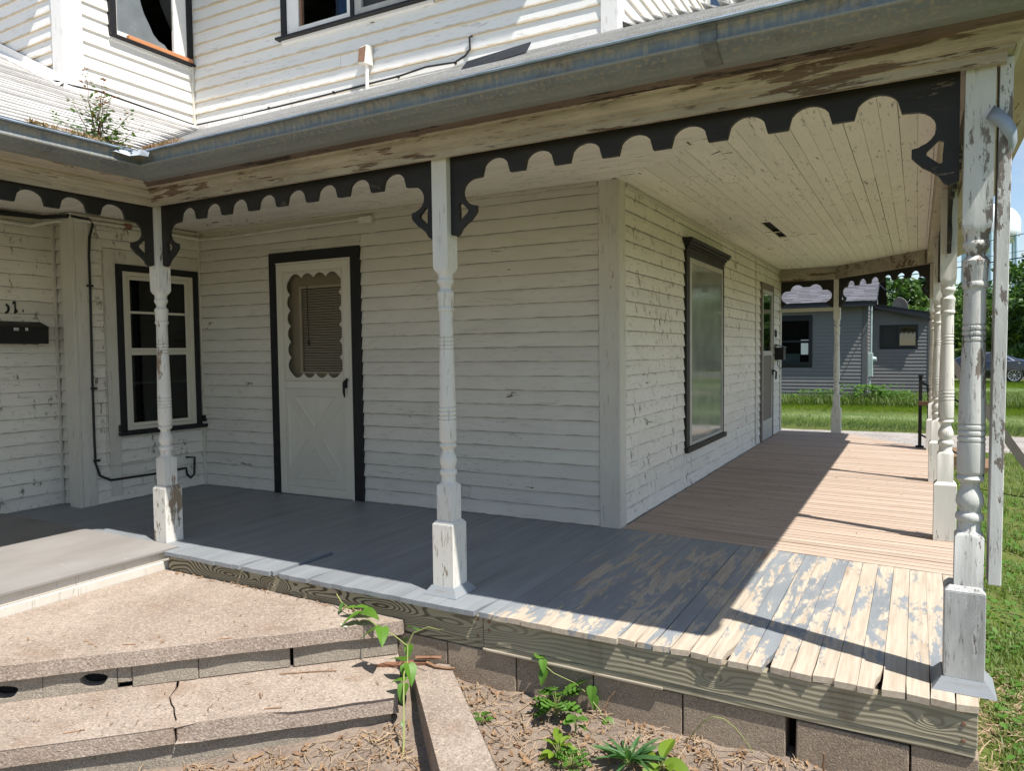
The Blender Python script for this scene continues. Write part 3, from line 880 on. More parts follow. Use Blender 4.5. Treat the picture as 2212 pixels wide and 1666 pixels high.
# inner door behind the screen
idr = lbox('inner_door', paint('inner door paint', (.40, .36, .30), axis='z', gr=.5), dr, Mf, [(-4.85, -4.66, .03, .07, 0, 2.0), (-4.16, -4.06, .03, .07, 0, 2.0), (-4.66, -4.16, .03, .07, 0, 1.05), (-4.66, -4.16, .03, .07, 1.80, 2.0)])
lbox('glazing_bead', M['trim'], idr, Mf, [(-4.66, -4.64, .02, .04, 1.05, 1.80), (-4.64, -4.16, .02, .04, 1.78, 1.80), (-4.64, -4.16, .02, .04, 1.05, 1.07)])
b = MB(Mf)
for i in range(32): b.box(-4.638, -4.165, .042, .057, 1.075 + .022 * i, 1.075 + .022 * i + .0165, top=(0, .004))
t = tag(b.build('window_blind', M['blind']), 'grey slatted blind behind the scalloped storm door opening', 'window blind')
b = MB(Mf); b.tube([(-4.56, .012, 1.80), (-4.558, .014, 1.5), (-4.553, .014, 1.34)], .0035, 6); b.tube([(-4.553, .014, 1.34), (-4.552, .014, 1.29)], [.008, .009], 6)
t2 = b.build('pull_cord', M['cable'], t)

# --- far door of the side wall
dr = lbox('door', M['greybrd'], house, Mr, [(9.737, 9.80, -.035, 0, 0, 2.083), (10.555, 10.618, -.035, 0, 0, 2.083), (9.80, 10.555, -.035, 0, 2.0, 2.083)])
lf = frame('door_leaf', M['alu'], dr, Mr, 9.803, 10.552, .01, 1.998, .06, .06, .26, .05, -.03, .0)
lbox('middle_rail', M['alu'], lf, Mr, [(9.863, 10.492, -.028, -.002, 1.13, 1.19)])
lbox('pane', M['pane'], lf, Mr, [(9.863, 10.492, -.018, -.014, 1.191, 1.947)], 0)
lbox('screen', plain('brown grey screen', (.17, .145, .12), .7), lf, Mr, [(9.863, 10.492, -.018, -.012, .271, 1.129)], 0)
b = MB(Mr); b.box(10.50, 10.54, -.05, -.031, .86, .93); b.tube([(10.52, -.05, .92), (10.52, -.085, .9), (10.52, -.08, .8)], .012); b.build('door_handle', M['iron'], lf)
b = MB(F_front)
n = 14
for i in range(n):
    def cp(i, z): return (-4.17 + .135 * i / n + (.02 * math.sin(z * 9) if i == 0 else 0), .05 + .025 * math.sin(i * 1.3 + z * 2), z)
    for z0, z1 in ((3.97, 4.2), (4.2, 4.5), (4.5, 5.0)): b.quad(cp(i, z0), cp(i + 1, z0), cp(i + 1, z1), cp(i, z1))
tag(b.build('curtain', M['curtain'], smooth='all'), 'bright blue curtain hanging in the broken upstairs window', 'curtain')

# --- house numbers (written on the walls)
def glyph_one(Mx, x, z, h, parent, y=-.02):
    b = MB(Mx)
    P = [(.0, 1.0), (.12, 1.0), (.16, .9), (.15, .45), (.30, .18), (.04, .0), (.0, .02), (.06, .35), (.07, .8), (-.08, .75)]
    b.prism([(x + a * h, z + q * h) for a, q in P], y, y + .006, 'y')
    return b.build('house_number', M['iron'], parent)
glyph_one(F_mail, 3.085, 1.56, .10, house)
b = MB(F_mail); b.prism([(3.147, 1.578), (3.158, 1.578), (3.153, 1.60)], -.02, -.014, 'y'); b.build('house_number', M['iron'], house)
b = MB(F_mail)
arc = [(3.02 + .036 * math.cos(a), 1.60 + .042 * math.sin(a)) for a in lin(-1.5, 1.2, 9)] + [(3.02 + .02 * math.cos(a), 1.60 + .028 * math.sin(a)) for a in lin(1.2, -1.5, 9)]
b.prism(arc, -.02, -.014, 'y'); b.build('house_number', M['iron'], house)
def digit_lines(Mx, strokes, x, z, wd, h, parent):
    b = MB(Mx)
    for a, c, e, f in strokes:
        p, q = Vector((x + a * wd, 0, z + c * h)), Vector((x + e * wd, 0, z + f * h))
        d = (q - p).normalized(); nn = Vector((-d.z, 0, d.x)) * .011
        b.prism([(p.x + nn.x, p.z + nn.z), (q.x + nn.x, q.z + nn.z), (q.x - nn.x, q.z - nn.z), (p.x - nn.x, p.z - nn.z)], -.024, -.016, 'y')
    b.build('house_number', M['iron'], parent)
digit_lines(Mr, [(.1, .1, .1, .95)], 10.80, 1.38, .05, .11, house)
digit_lines(Mr, [(0, .9, 1, .9), (1, .9, 1, .5), (1, .5, 0, .08), (0, .08, 1, .08)], 10.83, 1.38, .055, .11, house)
digit_lines(Mr, [(.3, .1, .3, .95)], 10.915, 1.38, .05, .11, house)
lbox('outlet_cover', M['trim'], house, F_front, [(-3.027, -2.949, -.024, -.008, .117, .198)], .003)

# ================================================================== PORCH
porch = empty('porch', (-2.0, 4.0, -.5), 'wraparound front porch with turned white posts, black scalloped trim and peeling grey floor', 'porch')
PX = {'L': (-4.298, 3.03), 'M': (-2.066, 3.03), 'R': (.166, 3.03), 'R2': (.163, 5.30), 'R3': (.163, 7.58), 'R4': (.165, 9.88), 'F': (-1.0, 11.3), 'N': (-4.298, .75)}
BM = 2.182   # underside of beams

# --- turned posts
ROWS = [(.34, .044, 0), (.545, .044, 0), (.556, .042, .55), (.565, .036, 1), (.597, .0355, 1), (.600, .040, 1), (.606, .0435, 1), (.618, .0435, 1), (.627, .040, 1), (.632, .033, 1),
        (.642, .035, 1), (.655, .041, 1), (.669, .0435, 1), (.685, .042, 1), (.70, .037, 1), (.715, .030, 1), (.724, .0285, 1), (.736, .031, 1), (.741, .039, 1), (.750, .0435, 1), (.759, .040, 1),
        (.763, .035, 1), (.769, .0405, 1), (.778, .043, 1), (.879, .043, 1)]
def beads(z0, z1, r):
    n = 3; h = (z1 - z0) / n; o = []
    for i in range(n):
        a = z0 + h * i
        o += [(a, r - .0055, 1), (a + h * .2, r - .0005, 1), (a + h * .5, r + .0008, 1), (a + h * .8, r - .0005, 1)]
    return o + [(z1, r - .0055, 1), (z1 + .004, r - .001, 1)]
ROWS += beads(.881, .944, .043) + [(1.08, .0395, 1), (1.232, .036, 1)] + beads(1.235, 1.294, .0362)
ROWS += [(1.421, .034, 1), (1.425, .039, 1), (1.434, .0412, 1), (1.443, .039, 1), (1.447, .036, 1), (1.453, .0375, 1), (1.503, .0395, 1), (1.509, .042, 1), (1.518, .042, 1), (1.524, .037, 1), (1.536, .0285, 1),
         (1.55, .031, 1), (1.563, .038, 1), (1.567, .040, 1), (1.576, .0415, 1), (1.584, .039, 1), (1.588, .0355, 1), (1.594, .037, 1), (1.607, .037, 1), (1.612, .040, 1), (1.618, .0425, .75), (1.628, .0435, .35), (1.642, .044, 0), (2.192, .044, 0)]
def post_mesh(mat):
    seg = 32
    vs_, fs = [], []
    for z, r, k in ROWS:
        for i in range(seg):
            a = 2 * PI * i / seg
            sq = 1 / max(abs(math.cos(a)), abs(math.sin(a)))
            rr = r * (sq * (1 - k) + k)
            vs_.append((rr * math.cos(a), rr * math.sin(a), z))
    for j in range(len(ROWS) - 1):
        for i in range(seg):
            l = (i + 1) % seg
            fs.append((j * seg + i, j * seg + l, (j + 1) * seg + l, (j + 1) * seg + i))
    b = MB(); b.add(vs_, fs)
    return b.mesh('porch_post', mat, smooth=True)
PM = {k: post_mesh(M[k]) for k in ('post', 'post_worn')}
def block_mesh(mat):
    b = MB()
    h = .0625
    b.box(-h, h, -h, h, 0, .352)
    b.box(-h - .001, h + .001, -h - .001, h + .001, .352, .371, top=(.016, .016))
    return b.mesh('base_block', mat, bevel=.0022)
BL = {k: block_mesh(M[k]) for k in ('block', 'block_grey')}
TRIMMAT = paint('grey base moulding paint', (.23, .255, .28), under=(.35, .26, .18), chip=.25, axis='x', gr=.2, crackle=.5)
def skirt_mesh(w):
    b = MB(); h = .064
    for i in range(4):
        Tm = RZ(i * PI / 2)
        vs_ = [(-h - w, -h - w, .001), (h + w, -h - w, .001), (h + .004, -h - .004, .042), (-h - .004, -h - .004, .042), (-h, -h, .001), (h, -h, .001), (h, -h, .042), (-h, -h, .042)]
        b.add([Tm @ Vector(p) for p in vs_], [(0, 1, 2, 3), (3, 2, 6, 7), (0, 3, 7, 4), (1, 5, 6, 2), (0, 4, 5, 1)])
    return b.mesh('base_moulding', TRIMMAT)
SK = skirt_mesh(.034)
for key, (x, y) in PX.items():
    worn = key == 'R'
    lean = Matrix.Rotation(.006, 4, 'Y') if worn else Matrix.Identity(4)
    Mx = T((x, y, 0)) @ lean
    p = inst('porch_post', PM['post_worn' if worn else 'post'], porch, Mx)
    if worn: p['label'] = 'deeply cracked and weathered corner post'
    bx = x - .008 if worn else x
    bl = inst('base_block', BL['block_grey' if worn else 'block'], p, T((bx, y, 0)))
    if worn: bl['label'] = 'grey mouldy base block'
    if key in ('M', 'R'):
        inst('base_moulding', SK, p, T((bx, y, 0)))

# --- black scalloped valances
def valance_poly(Lg, n, zb=0., br=True):
    def bracket():
        P = [(0, 1.9055), (.05, 1.9055), (.046, 1.945), (.062, 1.952), (.10, 1.915), (.10, 1.903), (.06, 1.868), (.05, 1.87), (.05, 1.9045), (0, 1.9045)]
        P += [(0, 1.80), (.03, 1.79), (.046, 1.80), (.062, 1.826), (.085, 1.845), (.112, 1.862), (.133, 1.884), (.147, 1.90), (.147, 1.93), (.125, 1.933)]
        P += [(.138 + .068 * math.cos(R(a)), 1.998 + .063 * math.sin(R(a))) for a in range(255, 85, -17)]
        P += [(.18, 2.064)]
        return P
    left = bracket()
    e = .18
    mid = []
    fl = .076
    wdt = (Lg - 2 * e - (n - 1) * fl) / n
    for i in range(n):
        x0 = e + i * (wdt + fl)
        for t in lin(-1, 1, 13):
            mid.append((x0 + wdt * (t + 1) / 2, 2.066 + .078 * math.sqrt(max(0, 1 - t * t)) ** .85))
    rightp = [(Lg - a, z) for a, z in bracket()][::-1]
    return [(Lg, 2.196), (0, 2.196)] + left + mid + rightp
def valance(p, q, n, gap=.046, th=.022, label=None):
    p, q = Vector((p[0], p[1], 0)), Vector((q[0], q[1], 0))
    d = (q - p).normalized()
    a = p + d * gap
    Lg = (q - p).length - 2 * gap
    Mx = T(a) @ RZ(math.atan2(d.y, d.x))
    b = MB(Mx); b.prism(valance_poly(Lg, n), -th / 2, th / 2, 'y')
    o = b.build('valance', M['black'], porch)
    return o
valance(PX['L'], PX['M'], 8); valance(PX['M'], PX['R'], 8)
valance(PX['N'], PX['L'], 8)
valance(PX['R'], PX['R2'], 8); valance(PX['R2'], PX['R3'], 8); valance(PX['R3'], PX['R4'], 8)
valance(PX['F'], PX['R4'], 6)
# clover panel between the far post and the house wall, with its rail
Lg = 1.78 - 1.0 - .046
lobes = [(0, 0), (.03, 0)]
cut = []
for cx, cz, r, a0, a1 in ((.11, .17, .085, 255, 105), (.245, .245, .095, 175, 40), (Lg - .245, .245, .095, 140, 5), (Lg - .11, .17, .085, 75, -75)):
    cut += [(cx + r * math.cos(R(a)), cz + r * math.sin(R(a))) for a in lin(a0, a1, 9)]
poly = [(0, .39), (0, 0), (.012, 0), (.10, .065)] + cut + [(Lg - .10, .065), (Lg - .012, 0), (Lg, 0), (Lg, .39)]
b = MB(T((-1.78, 11.3, 1.80))); b.prism(poly[::-1], -.015, .015, 'y'); b.build('valance', M['black'], porch)
b = MB(); b.box(-1.78, -1.044, 11.265, 11.335, 1.75, 1.80); b.build('valance_rail', M['trim_x'], porch, bevel=.003)

# --- beams, ceiling
def run_box(name, p, q, w, z0, z1, mat, ext=0., side=0.):
    p, q = Vector((p[0], p[1], 0)), Vector((q[0], q[1], 0))
    d = (q - p).normalized()
    Mx = T(p - d * ext) @ RZ(math.atan2(d.y, d.x))
    b = MB(Mx); b.box(0, (q - p).length + 2 * ext, -w / 2 + side, w / 2 + side, z0, z1)
    return b.build(name, mat, porch, bevel=.002)
CZ = 2.368
run_box('beam', PX['L'], PX['R'], .155, BM + .012, CZ + .1, M['cornice'], .05)
run_box('beam', PX['N'], PX['L'], .155, BM + .012, CZ + .1, M['cornice_y'], -.08)
run_box('beam', PX['R'], PX['R4'], .155, BM + .012, CZ + .1, M['cornice_y'], -.08)
run_box('beam', PX['F'], PX['R4'], .155, BM + .014, CZ + .1, M['cornice'], -.07)
run_box('beam', (-1.75, 11.3), PX['F'], .155, BM + .012, CZ + .1, M['cornice'], .03)
ceil = MB()
ceil.quad((-6.2, -1.55, CZ + .03), (-4.27, -1.55, CZ + .03), (-4.27, 4.7, CZ + .03), (-6.2, 4.7, CZ + .03))
ceil.quad((-4.27, 2.98, CZ + .03), (.21, 2.98, CZ + .03), (.21, 4.7, CZ + .03), (-4.27, 4.7, CZ + .03))
ceil.quad((-1.85, 4.7, CZ + .03), (.21, 4.7, CZ + .03), (.21, 9.9, CZ + .03), (-.98, 11.34, CZ + .03), (-1.85, 11.34, CZ + .03))
ceil = ceil.build('ceiling', M['dark'], porch)
cb = MB(); cb.box(0, 1, 0, 1, 0, 1)
CBX, CBY = cb.mesh('ceiling_board', M['ceil_x']), cb.mesh('ceiling_board', M['ceil_y'])
wdt = .0835
y = 3.105
while y < 4.70:
    x1 = -1.80 + (4.68 - y) * 1.16          # mitre line towards the corner post
    if y > 4.6: x1 = -1.80
    segs = [(-6.18, min(x1, .09))]
    if random.random() < .6: c = random.uniform(-5, -2); segs = [(-6.18, c), (c + .002, min(x1, .09))]
    for a, c in segs:
        inst('ceiling_board', CBX, ceil, T((a, y, CZ + random.uniform(-.0012, .0012))) @ Matrix.Diagonal((c - a, wdt - random.choice([.0015, .002, .002, .003, .004]), .014, 1)))
    y += wdt
for y0 in (.0, ):
    x = -6.18
    while x < -4.40:                        # left wing, boards towards the street
        inst('ceiling_board', CBY, ceil, T((x, -1.5, CZ + random.uniform(-.001, .001))) @ Matrix.Diagonal((wdt - .003, 4.6, .014, 1)))
        x += wdt
x = -1.765
i = 0
while x < .085:
    y0 = max(3.11, 4.68 - (x + wdt / 2 + 1.80) / 1.16)
    y1 = 11.2
    cuts = sorted(random.uniform(y0 + .6, y1 - .6) for _ in range(2))
    parts = [(y0, cuts[0]), (cuts[0], cuts[1]), (cuts[1], y1)]
    if abs(x + 1.26) < wdt / 2:             # broken board: the dark hole
        parts = [(y0, 6.95), (8.0, y1)]
    for a, c in parts:
        inst('ceiling_board', CBY, ceil, T((x, a, CZ + random.uniform(-.0014, .0014))) @ Matrix.Diagonal((wdt - random.choice([.0015, .002, .003, .003, .0045]), c - a - .002, .014, 1)))
    x += wdt
b = MB(T((-1.235, 7.6, CZ - .004)) @ Matrix.Rotation(.2, 4, 'X') @ RZ(.08)); b.box(-.02, .03, 0, .42, 0, .011, top=(0, 0)); b.build('broken_ceiling_board', M['ceil_y'], porch)
# crown strip where ceiling meets wall
lbox('ceiling_moulding', M['trim_x'], porch, F_front, [(-5.86, -1.91, -.03, -.001, 2.343, 2.366)])
lbox('ceiling_moulding', M['trim'], porch, F_right, [(4.78, 11.2, -.03, -.001, 2.338, 2.362)])
lbox('ceiling_moulding', M['trim'], porch, F_w2, [(3.50, 4.52, -.03, -.001, 2.328, 2.352)])
# peeling paint flakes hanging from the ceiling
FL = MB(); FL.prism([(0, 0), (1, .15), (.8, .8), (.35, 1), (.1, .6)], 0, .02, 'z')
FLM = {'a': FL.mesh('paint_flake', M['ceil_y']), 'b': FL.mesh('paint_flake', plain('flaked paint back', (.16, .12, .085), .9))}
for px, py, s in [(-1.097, 4.10, .07), (-1.03, 4.2, .06), (-1.013, 4.37, .08), (-.77, 5.6, .05), (-1.37, 6.41, .07), (-1.29, 7.55, .08), (-1.08, 7.68, .10), (-1.02, 7.84, .09), (-1.08, 4.53, .1), (-1.13, 7.95, .1), (-1.2, 8.15, .09), (-.95, 7.9, .08), (-1.45, 7.0, .05), (-.6, 6.4, .04), (-1.5, 8.8, .08), (-.55, 9.4, .1), (-1.2, 9.6, .09),
                  (-5.49, 4.33, .06), (-5.3, 4.33, .09), (-5.17, 4.32, .1), (-5.23, 4.45, .1), (-5.13, 4.48, .12), (-5.0, 4.35, .08), (-5.35, 4.4, .07), (-4.9, 4.42, .06)]:
    for kk in range(2):
        mm = T((px + random.uniform(-.03, .03), py + random.uniform(-.04, .04), CZ - .003)) @ RZ(random.uniform(0, 6.28)) @ Matrix.Rotation(random.uniform(.15, .6), 4, 'X') @ Matrix.Diagonal((s, s * .6, .03, 1)) @ T((-.5, 0, -.03))
        inst('paint_flake', FLM['b' if random.random() < .55 else 'a'], porch, mm)

# --- cornice and gutter: profiles swept round the eaves
def sweep(profile, path, closed_prof=True):
    """profile (out, z); path of (x, y) with outward to the right; one MB per segment, mitred"""
    P = [Vector(p) for p in path]
    outs = []
    nrm = []
    for a, c in zip(P, P[1:]):
        d = (c - a).normalized(); nrm.append(Vector((d.y, -d.x)))
    for i, (a, c) in enumerate(zip(P, P[1:])):
        def mit(j, own):
            if 0 < j < len(P) - 1:
                m = nrm[j - 1] + nrm[j]
                return m / m.dot(nrm[j])
            return own
        m0, m1 = mit(i, nrm[i]), mit(i + 1, nrm[i])
        b = MB()
        n = len(profile)
        vs_ = [(*(a + m0 * o), z) for o, z in profile] + [(*(c + m1 * o), z) for o, z in profile]
        rng = range(n if closed_prof else n - 1)
        fs = [(j, (j + 1) % n, n + (j + 1) % n, n + j) for j in rng]
        b.add(vs_, fs)
        outs.append(b)
    return outs
EAVE = [(-4.245, -1.6), (-4.245, 2.95), (.246, 2.95), (.246, 9.92), (-.96, 11.39), (-2.1, 11.39)]
CROWN = [(-.03, 2.167), (.002, 2.164), (.004, 2.196), (.022, 2.199), (.022, 2.211), (.030, 2.213), (.040, 2.218), (.048, 2.226), (.051, 2.236), (.068, 2.238), (.068, 2.253), (.088, 2.258), (.088, 2.42), (-.03, 2.42)]
SOFF = [(.0885, 2.2585), (.15, 2.262), (.19, 2.285), (.19, 2.40), (.0885, 2.40)]
for (o, m) in ((CROWN, 0), (SOFF, 1)):
    for i, b in enumerate(sweep(o, EAVE)):
        along_y = i in (0, 2)
        mat = (M['cornice_y'] if along_y else M['cornice']) if m == 0 else (M['soffit'] if i == 1 else M['cornice_y'])
        b.build('cornice' if m == 0 else 'soffit', mat, porch)
# right side: overhanging eave board in place of a gutter
SIDE = [(.09, 2.262), (.225, 2.30), (.235, 2.385), (.09, 2.41)]
for i, b in enumerate(sweep(SIDE, EAVE)):
    if i >= 2: b.build('eave_board', M['cornice_y'], porch)
GUT = [(.150, 2.264), (.205, 2.258), (.222, 2.259), (.29, 2.281), (.310, 2.294), (.320, 2.299), (.322, 2.306), (.315, 2.311), (.311, 2.325), (.313, 2.342), (.322, 2.356), (.334, 2.362), (.330, 2.364), (.318, 2.358), (.308, 2.342), (.307, 2.312), (.30, 2.298), (.27, 2.282), (.222, 2.265), (.205, 2.264), (.150, 2.270)]
GP = [(-4.205, -1.6), (-4.205, 2.95), (.13, 2.95), (.13, 2.951)]
GP = [(-4.198, -1.6), (-4.198, 2.95), (.46, 2.95)]
RIMP = [(.331, 2.3645), (.3385, 2.366), (.341, 2.372), (.337, 2.3775), (.330, 2.3765), (.327, 2.3705)]
for b in sweep(GUT, GP):
    b.build('gutter', M['gutter'], porch)
for b in sweep(RIMP, GP):
    b.build('gutter_rim', M['rim'], porch)
for xx in (-.66, ):
    ring = [(o + .006, z - .002) for o, z in GUT[1:12]] + [(o + .0005, z) for o, z in GUT[1:12]][::-1]
    b = sweep(ring, [(xx - .03, 2.95), (xx + .03, 2.95)])[0]
    b.build('gutter_joint', plain('tarnished gutter joint', (.17, .175, .17), .6, .2, var=.35, scale=25), porch)

# --- shingled porch roof
rs = math.atan(.48)
roof = MB()
zr = 2.375
def zl(x): return zr + .48 * (-3.90 - x)
def zf_(y): return zr + .48 * (y - 2.65)
roof.add([(-3.9, -1.6, zl(-3.9)), (-3.9, 2.65, zr), (-5.87, 4.62, zl(-5.87)), (-5.87, -1.6, zl(-5.87)), (-8.5, -1.6, zl(-8.5)), (-8.5, 3.38, zl(-8.5)), (-5.87, 3.38, zl(-5.87))], [(0, 1, 2, 3), (3, 6, 5, 4)])
roof.add([(-3.9, 2.65, zr), (.44, 2.65, zr), (-1.78, 4.87, zf_(4.87)), (-5.87, 4.62, zf_(4.62))], [(0, 1, 2, 3)])
roof.add([(.44, 2.65, zr), (.44, 9.9, zr), (-.9, 11.55, zr), (-1.78, 11.55, zf_(4.87)), (-1.78, 4.87, zf_(4.87))], [(0, 1, 2, 3, 4)])
roof = roof.build('porch_roof', M['dark'], porch)
sb = MB(); sb.add([(0, 0, 0), (1, 0, 0), (1, 1.25, 0), (0, 1.25, 0), (0, 0, 1), (1, 0, 1), (1, 1.25, .15), (0, 1.25, .15)], [(0, 3, 2, 1), (4, 5, 6, 7), (0, 1, 5, 4), (1, 2, 6, 5), (2, 3, 7, 6), (3, 0, 4, 7)])
SHM = sb.mesh('shingle_course', M['roofing'])
cs = .115
def course(o, ux, uy, length):
    ux = Vector(ux).normalized(); uy = Vector(uy).normalized(); uz = ux.cross(uy)
    Mx = Matrix(((ux.x, uy.x, uz.x, o[0]), (ux.y, uy.y, uz.y, o[1]), (ux.z, uy.z, uz.z, o[2] + .003), (0, 0, 0, 1)))
    inst('shingle_course', SHM, roof, Mx @ RZ(random.uniform(-.0015, .0015)) @ Matrix.Diagonal((length, cs, random.uniform(.010, .019), 1)))
n = int(5.0 / (cs * math.cos(rs)))
for i in range(n):
    x = -3.9 - i * cs * math.cos(rs)
    if x < -8.3: break
    y1 = min(2.65 + (-3.9 - x), 4.55) if x > -5.84 else 3.36
    course((x, -1.6, zl(x)), (0, 1, 0), (-1, 0, .48), y1 + 1.6)
for i in range(20):
    y = 2.65 + i * cs * math.cos(rs)
    if y > 4.60: break
    x0, x1 = -3.9 - (y - 2.65), .44 - (y - 2.65)
    course((x0, y, zf_(y)), (1, 0, 0), (0, 1, .48), x1 - x0)
for i in range(22):
    x = .44 - i * cs * math.cos(rs)
    if x < -1.72: break
    y0 = 2.65 + (.44 - x)
    course((x, 11.4, zr + .48 * (.44 - x)), (0, -1, 0), (-1, 0, .48), 11.4 - y0)
# white painted flashing along the wall
lbox('flashing', M['trim_up'], porch, F_front, [(-5.80, -1.8, -.05, -.002, 3.262, 3.318)])
lbox('flashing', M['trim_up'], porch, F_w2, [(3.36, 4.52, -.045, -.002, 3.30, 3.345)])
b = MB(); b.add([(-5.85, 3.35, 3.365), (-8.5, 3.35, zl(-8.5) + .06), (-8.5, 3.31, zl(-8.5) + .02), (-5.85, 3.31, 3.325)], [(0, 1, 2, 3)])
b.add([(-5.85, 3.352, 3.42), (-8.5, 3.352, zl(-8.5) + .115), (-8.5, 3.35, zl(-8.5) + .06), (-5.85, 3.35, 3.365)], [(0, 1, 2, 3)])
b.build('flashing', M['trim_up'], porch)
# lifted shingle near the corner
b = MB(T((-2.1, 3.6, zf_(3.6) + .03)) @ Matrix.Rotation(rs + .25, 4, 'X') @ RZ(.2)); b.box(-.2, .2, -.05, .12, 0, .008); b.build('lifted_shingle', M['navy'], porch)

# --- floor
fl = MB(); fl.quad((-6.2, 2.93, -.035), (-.0, 2.93, -.035), (.19, 3.0, -.035), (.19, 9.9, -.035), (-1, 11.3, -.035), (-6.2, 11.3, -.035))
fl.quad((-6.2, -2, -.03), (-4.13, -2, -.03), (-4.13, 2.93, -.03), (-6.2, 2.93, -.03))
floor = fl.build('floor', M['dark'], porch)
FB = []
for v in range(8):
    rr = random.Random(50 + v)
    a, c, d_ = [rr.choice([0, 0, .02, .05, .09]) for _ in range(3)]
    e_, f_ = rr.uniform(0, .012), rr.uniform(0, .012)
    b = MB()
    vs_ = []
    for z in (-1, 0):
        vs_ += [(-.5 + a, e_, z), (.5 - c, f_, z), (.5 - c * .5, .10, z), (.5, .26, z), (.5, 1, z), (-.5, 1, z), (-.5, .2 + .1 * d_, z), (-.5 + d_ * .5, .07, z)]
    n = 8
    b.add(vs_, [tuple(reversed(range(8))), tuple(range(8, 16))] + [(i, (i + 1) % n, n + (i + 1) % n, n + i) for i in range(n)])
    FB.append(b.mesh('floor_board', M['floor']))
b = MB(); vs_ = []
for z in (-1, 0): vs_ += [(-.5, 0, z), (.2, 0, z), (.24, .05, z), (.42, .085, z), (.5, .13, z), (.5, 1, z), (-.5, 1, z), (-.5, .5, z)]
b.add(vs_, [tuple(reversed(range(8))), tuple(range(8, 16))] + [(i, (i + 1) % 8, 8 + (i + 1) % 8, 8 + i) for i in range(8)]); FBX = b.mesh('floor_board', M['floor'])
b = MB(); b.box(-.5, .5, 0, 1, -1, 0); FB0 = b.mesh('floor_board', M['floor'])
x = -4.075
bw = .0765
gapsx = [-.627, -.486, -.103, -1.80, -2.86, -3.36]
while x < .20:
    y1 = 4.66 - .1 * (x + 1.78) - .004 if x > -1.80 else 4.655 + .029 * (x + 1.78) - .01
    rot = x > -1.1
    v = random.choice(FB) if rot and random.random() < .6 else FB0
    gap = .0012 if not rot else random.choice([.0015, .002, .002, .004])
    streak = any(abs(x + bw - q) < bw / 2 for q in gapsx)
    if streak: v = FBX
    y0 = 2.838 + random.uniform(-.003, .003) + (random.uniform(0, .008) if rot else 0)
    w2 = bw - gap
    if abs(x + bw / 2 + 3.12) < bw / 2:      # the split board: its right half is missing at the front
        inst('floor_board', FB[0], floor, T((x + .013, y0, random.uniform(-.001, .001))) @ Matrix.Diagonal((.026, y1 - y0, .024, 1)))
        inst('floor_board', FB[3], floor, T((x + .026 + .025, 3.29, 0)) @ Matrix.Diagonal((.047, y1 - 3.29, .024, 1)))
        o = inst('floor_board', FB[4], floor, T((x + .026 + .034, 2.86, -.006)) @ RZ(-.035) @ Matrix.Diagonal((.022, .40, .02, 1)))
    else:
        inst('floor_board', v, floor, T((x + w2 / 2, y0, random.uniform(-.0012, .0012))) @ RZ(random.uniform(-.0008, .0008)) @ Matrix.Diagonal((w2, y1 - y0, .024, 1)))
    x += bw
x = -6.185
while x < -4.09:
    ye = 3.42 if x < -5.93 else 4.53
    inst('floor_board', FB0, floor, T((x + bw / 2, 2.948, random.uniform(-.001, .001))) @ Matrix.Diagonal((bw - .002, ye - 2.948, .024, 1)))
    x += bw
b = MB(); b.box(-6.19, -4.088, -1.8, 2.944, -.008, .010); b.build('floor_panel', M['panel'], porch, bevel=.002)
# new unpainted boards of the side deck, fanning slightly
yl, yr = 4.668, 4.470
k = 0
while yl < 11.36:
    ww = random.uniform(.066, .078)
    wr = ww * (1.029 if yl < 10 else 1)
    yl2, yr2 = yl + ww, yr + wr
    def xe(y): return .222 if y < 9.95 else .222 - (y - 9.95) * .82
    g_ = random.choice([.004, .005, .006, .007])
    xa, xb = -1.752, xe(yr + wr / 2) + random.uniform(-.006, .004)
    def yy(xv, a, c): return a + (c - a) * (xv + 1.752) / 1.974
    z = random.uniform(-.001, .0012)
    b = MB()
    b.add([(xa, yl, z - .022), (xb, yy(xb, yl, yr), z - .022), (xb, yy(xb, yl2, yr2) - g_, z - .022), (xa, yl2 - g_, z - .022),
           (xa, yl + .002, z), (xb, yy(xb, yl, yr) + .002, z), (xb, yy(xb, yl2, yr2) - g_ - .002, z), (xa, yl2 - g_ - .002, z)],
          [(0, 3, 2, 1), (4, 5, 6, 7), (0, 1, 5, 4), (1, 2, 6, 5), (2, 3, 7, 6), (3, 0, 4, 7)])
    b.build('deck_board', M['deck'], floor)
    yl, yr = yl2, yr2
    k += 1

# --- skirt boards and foundation blocks
lbox('skirt_board', M['skirt'], porch, Matrix.Identity(4), [(-4.075, -1.770, 2.864, 2.91, -.155, -.026)], .003)
lbox('skirt_board', M['skirt'], porch, Matrix.Identity(4), [(-1.766, .196, 2.860, 2.906, -.153, -.026)], .003)
lbox('lower_trim', M['skirt'], porch, Matrix.Identity(4), [(-2.3, -1.77, 2.872, 2.92, -.187, -.157)], .003)
lbox('lower_trim', M['skirt'], porch, Matrix.Identity(4), [(-1.765, .192, 2.863, 2.91, -.186, -.1545)], .003)
lt = lbox('ledge_strip', M['cornice'], porch, Matrix.Identity(4), [(-1.77, -.9, 2.854, 2.8625, -.187, -.174)], .003)
lbox('skirt_board', M['skirt'], porch, Matrix.Identity(4), [(.158, .196, 2.907, 9.93, -.186, -.026)], .003)
lbox('left_trim_board', M['trim'], porch, Matrix.Identity(4), [(-4.135, -4.116, -1.8, 2.93, -.068, -.0085)], .003)
lbox('left_trim_board', M['trim'], porch, Matrix.Identity(4), [(-4.14, -4.098, -1.8, 2.93, -.19, -.0695)], .003)
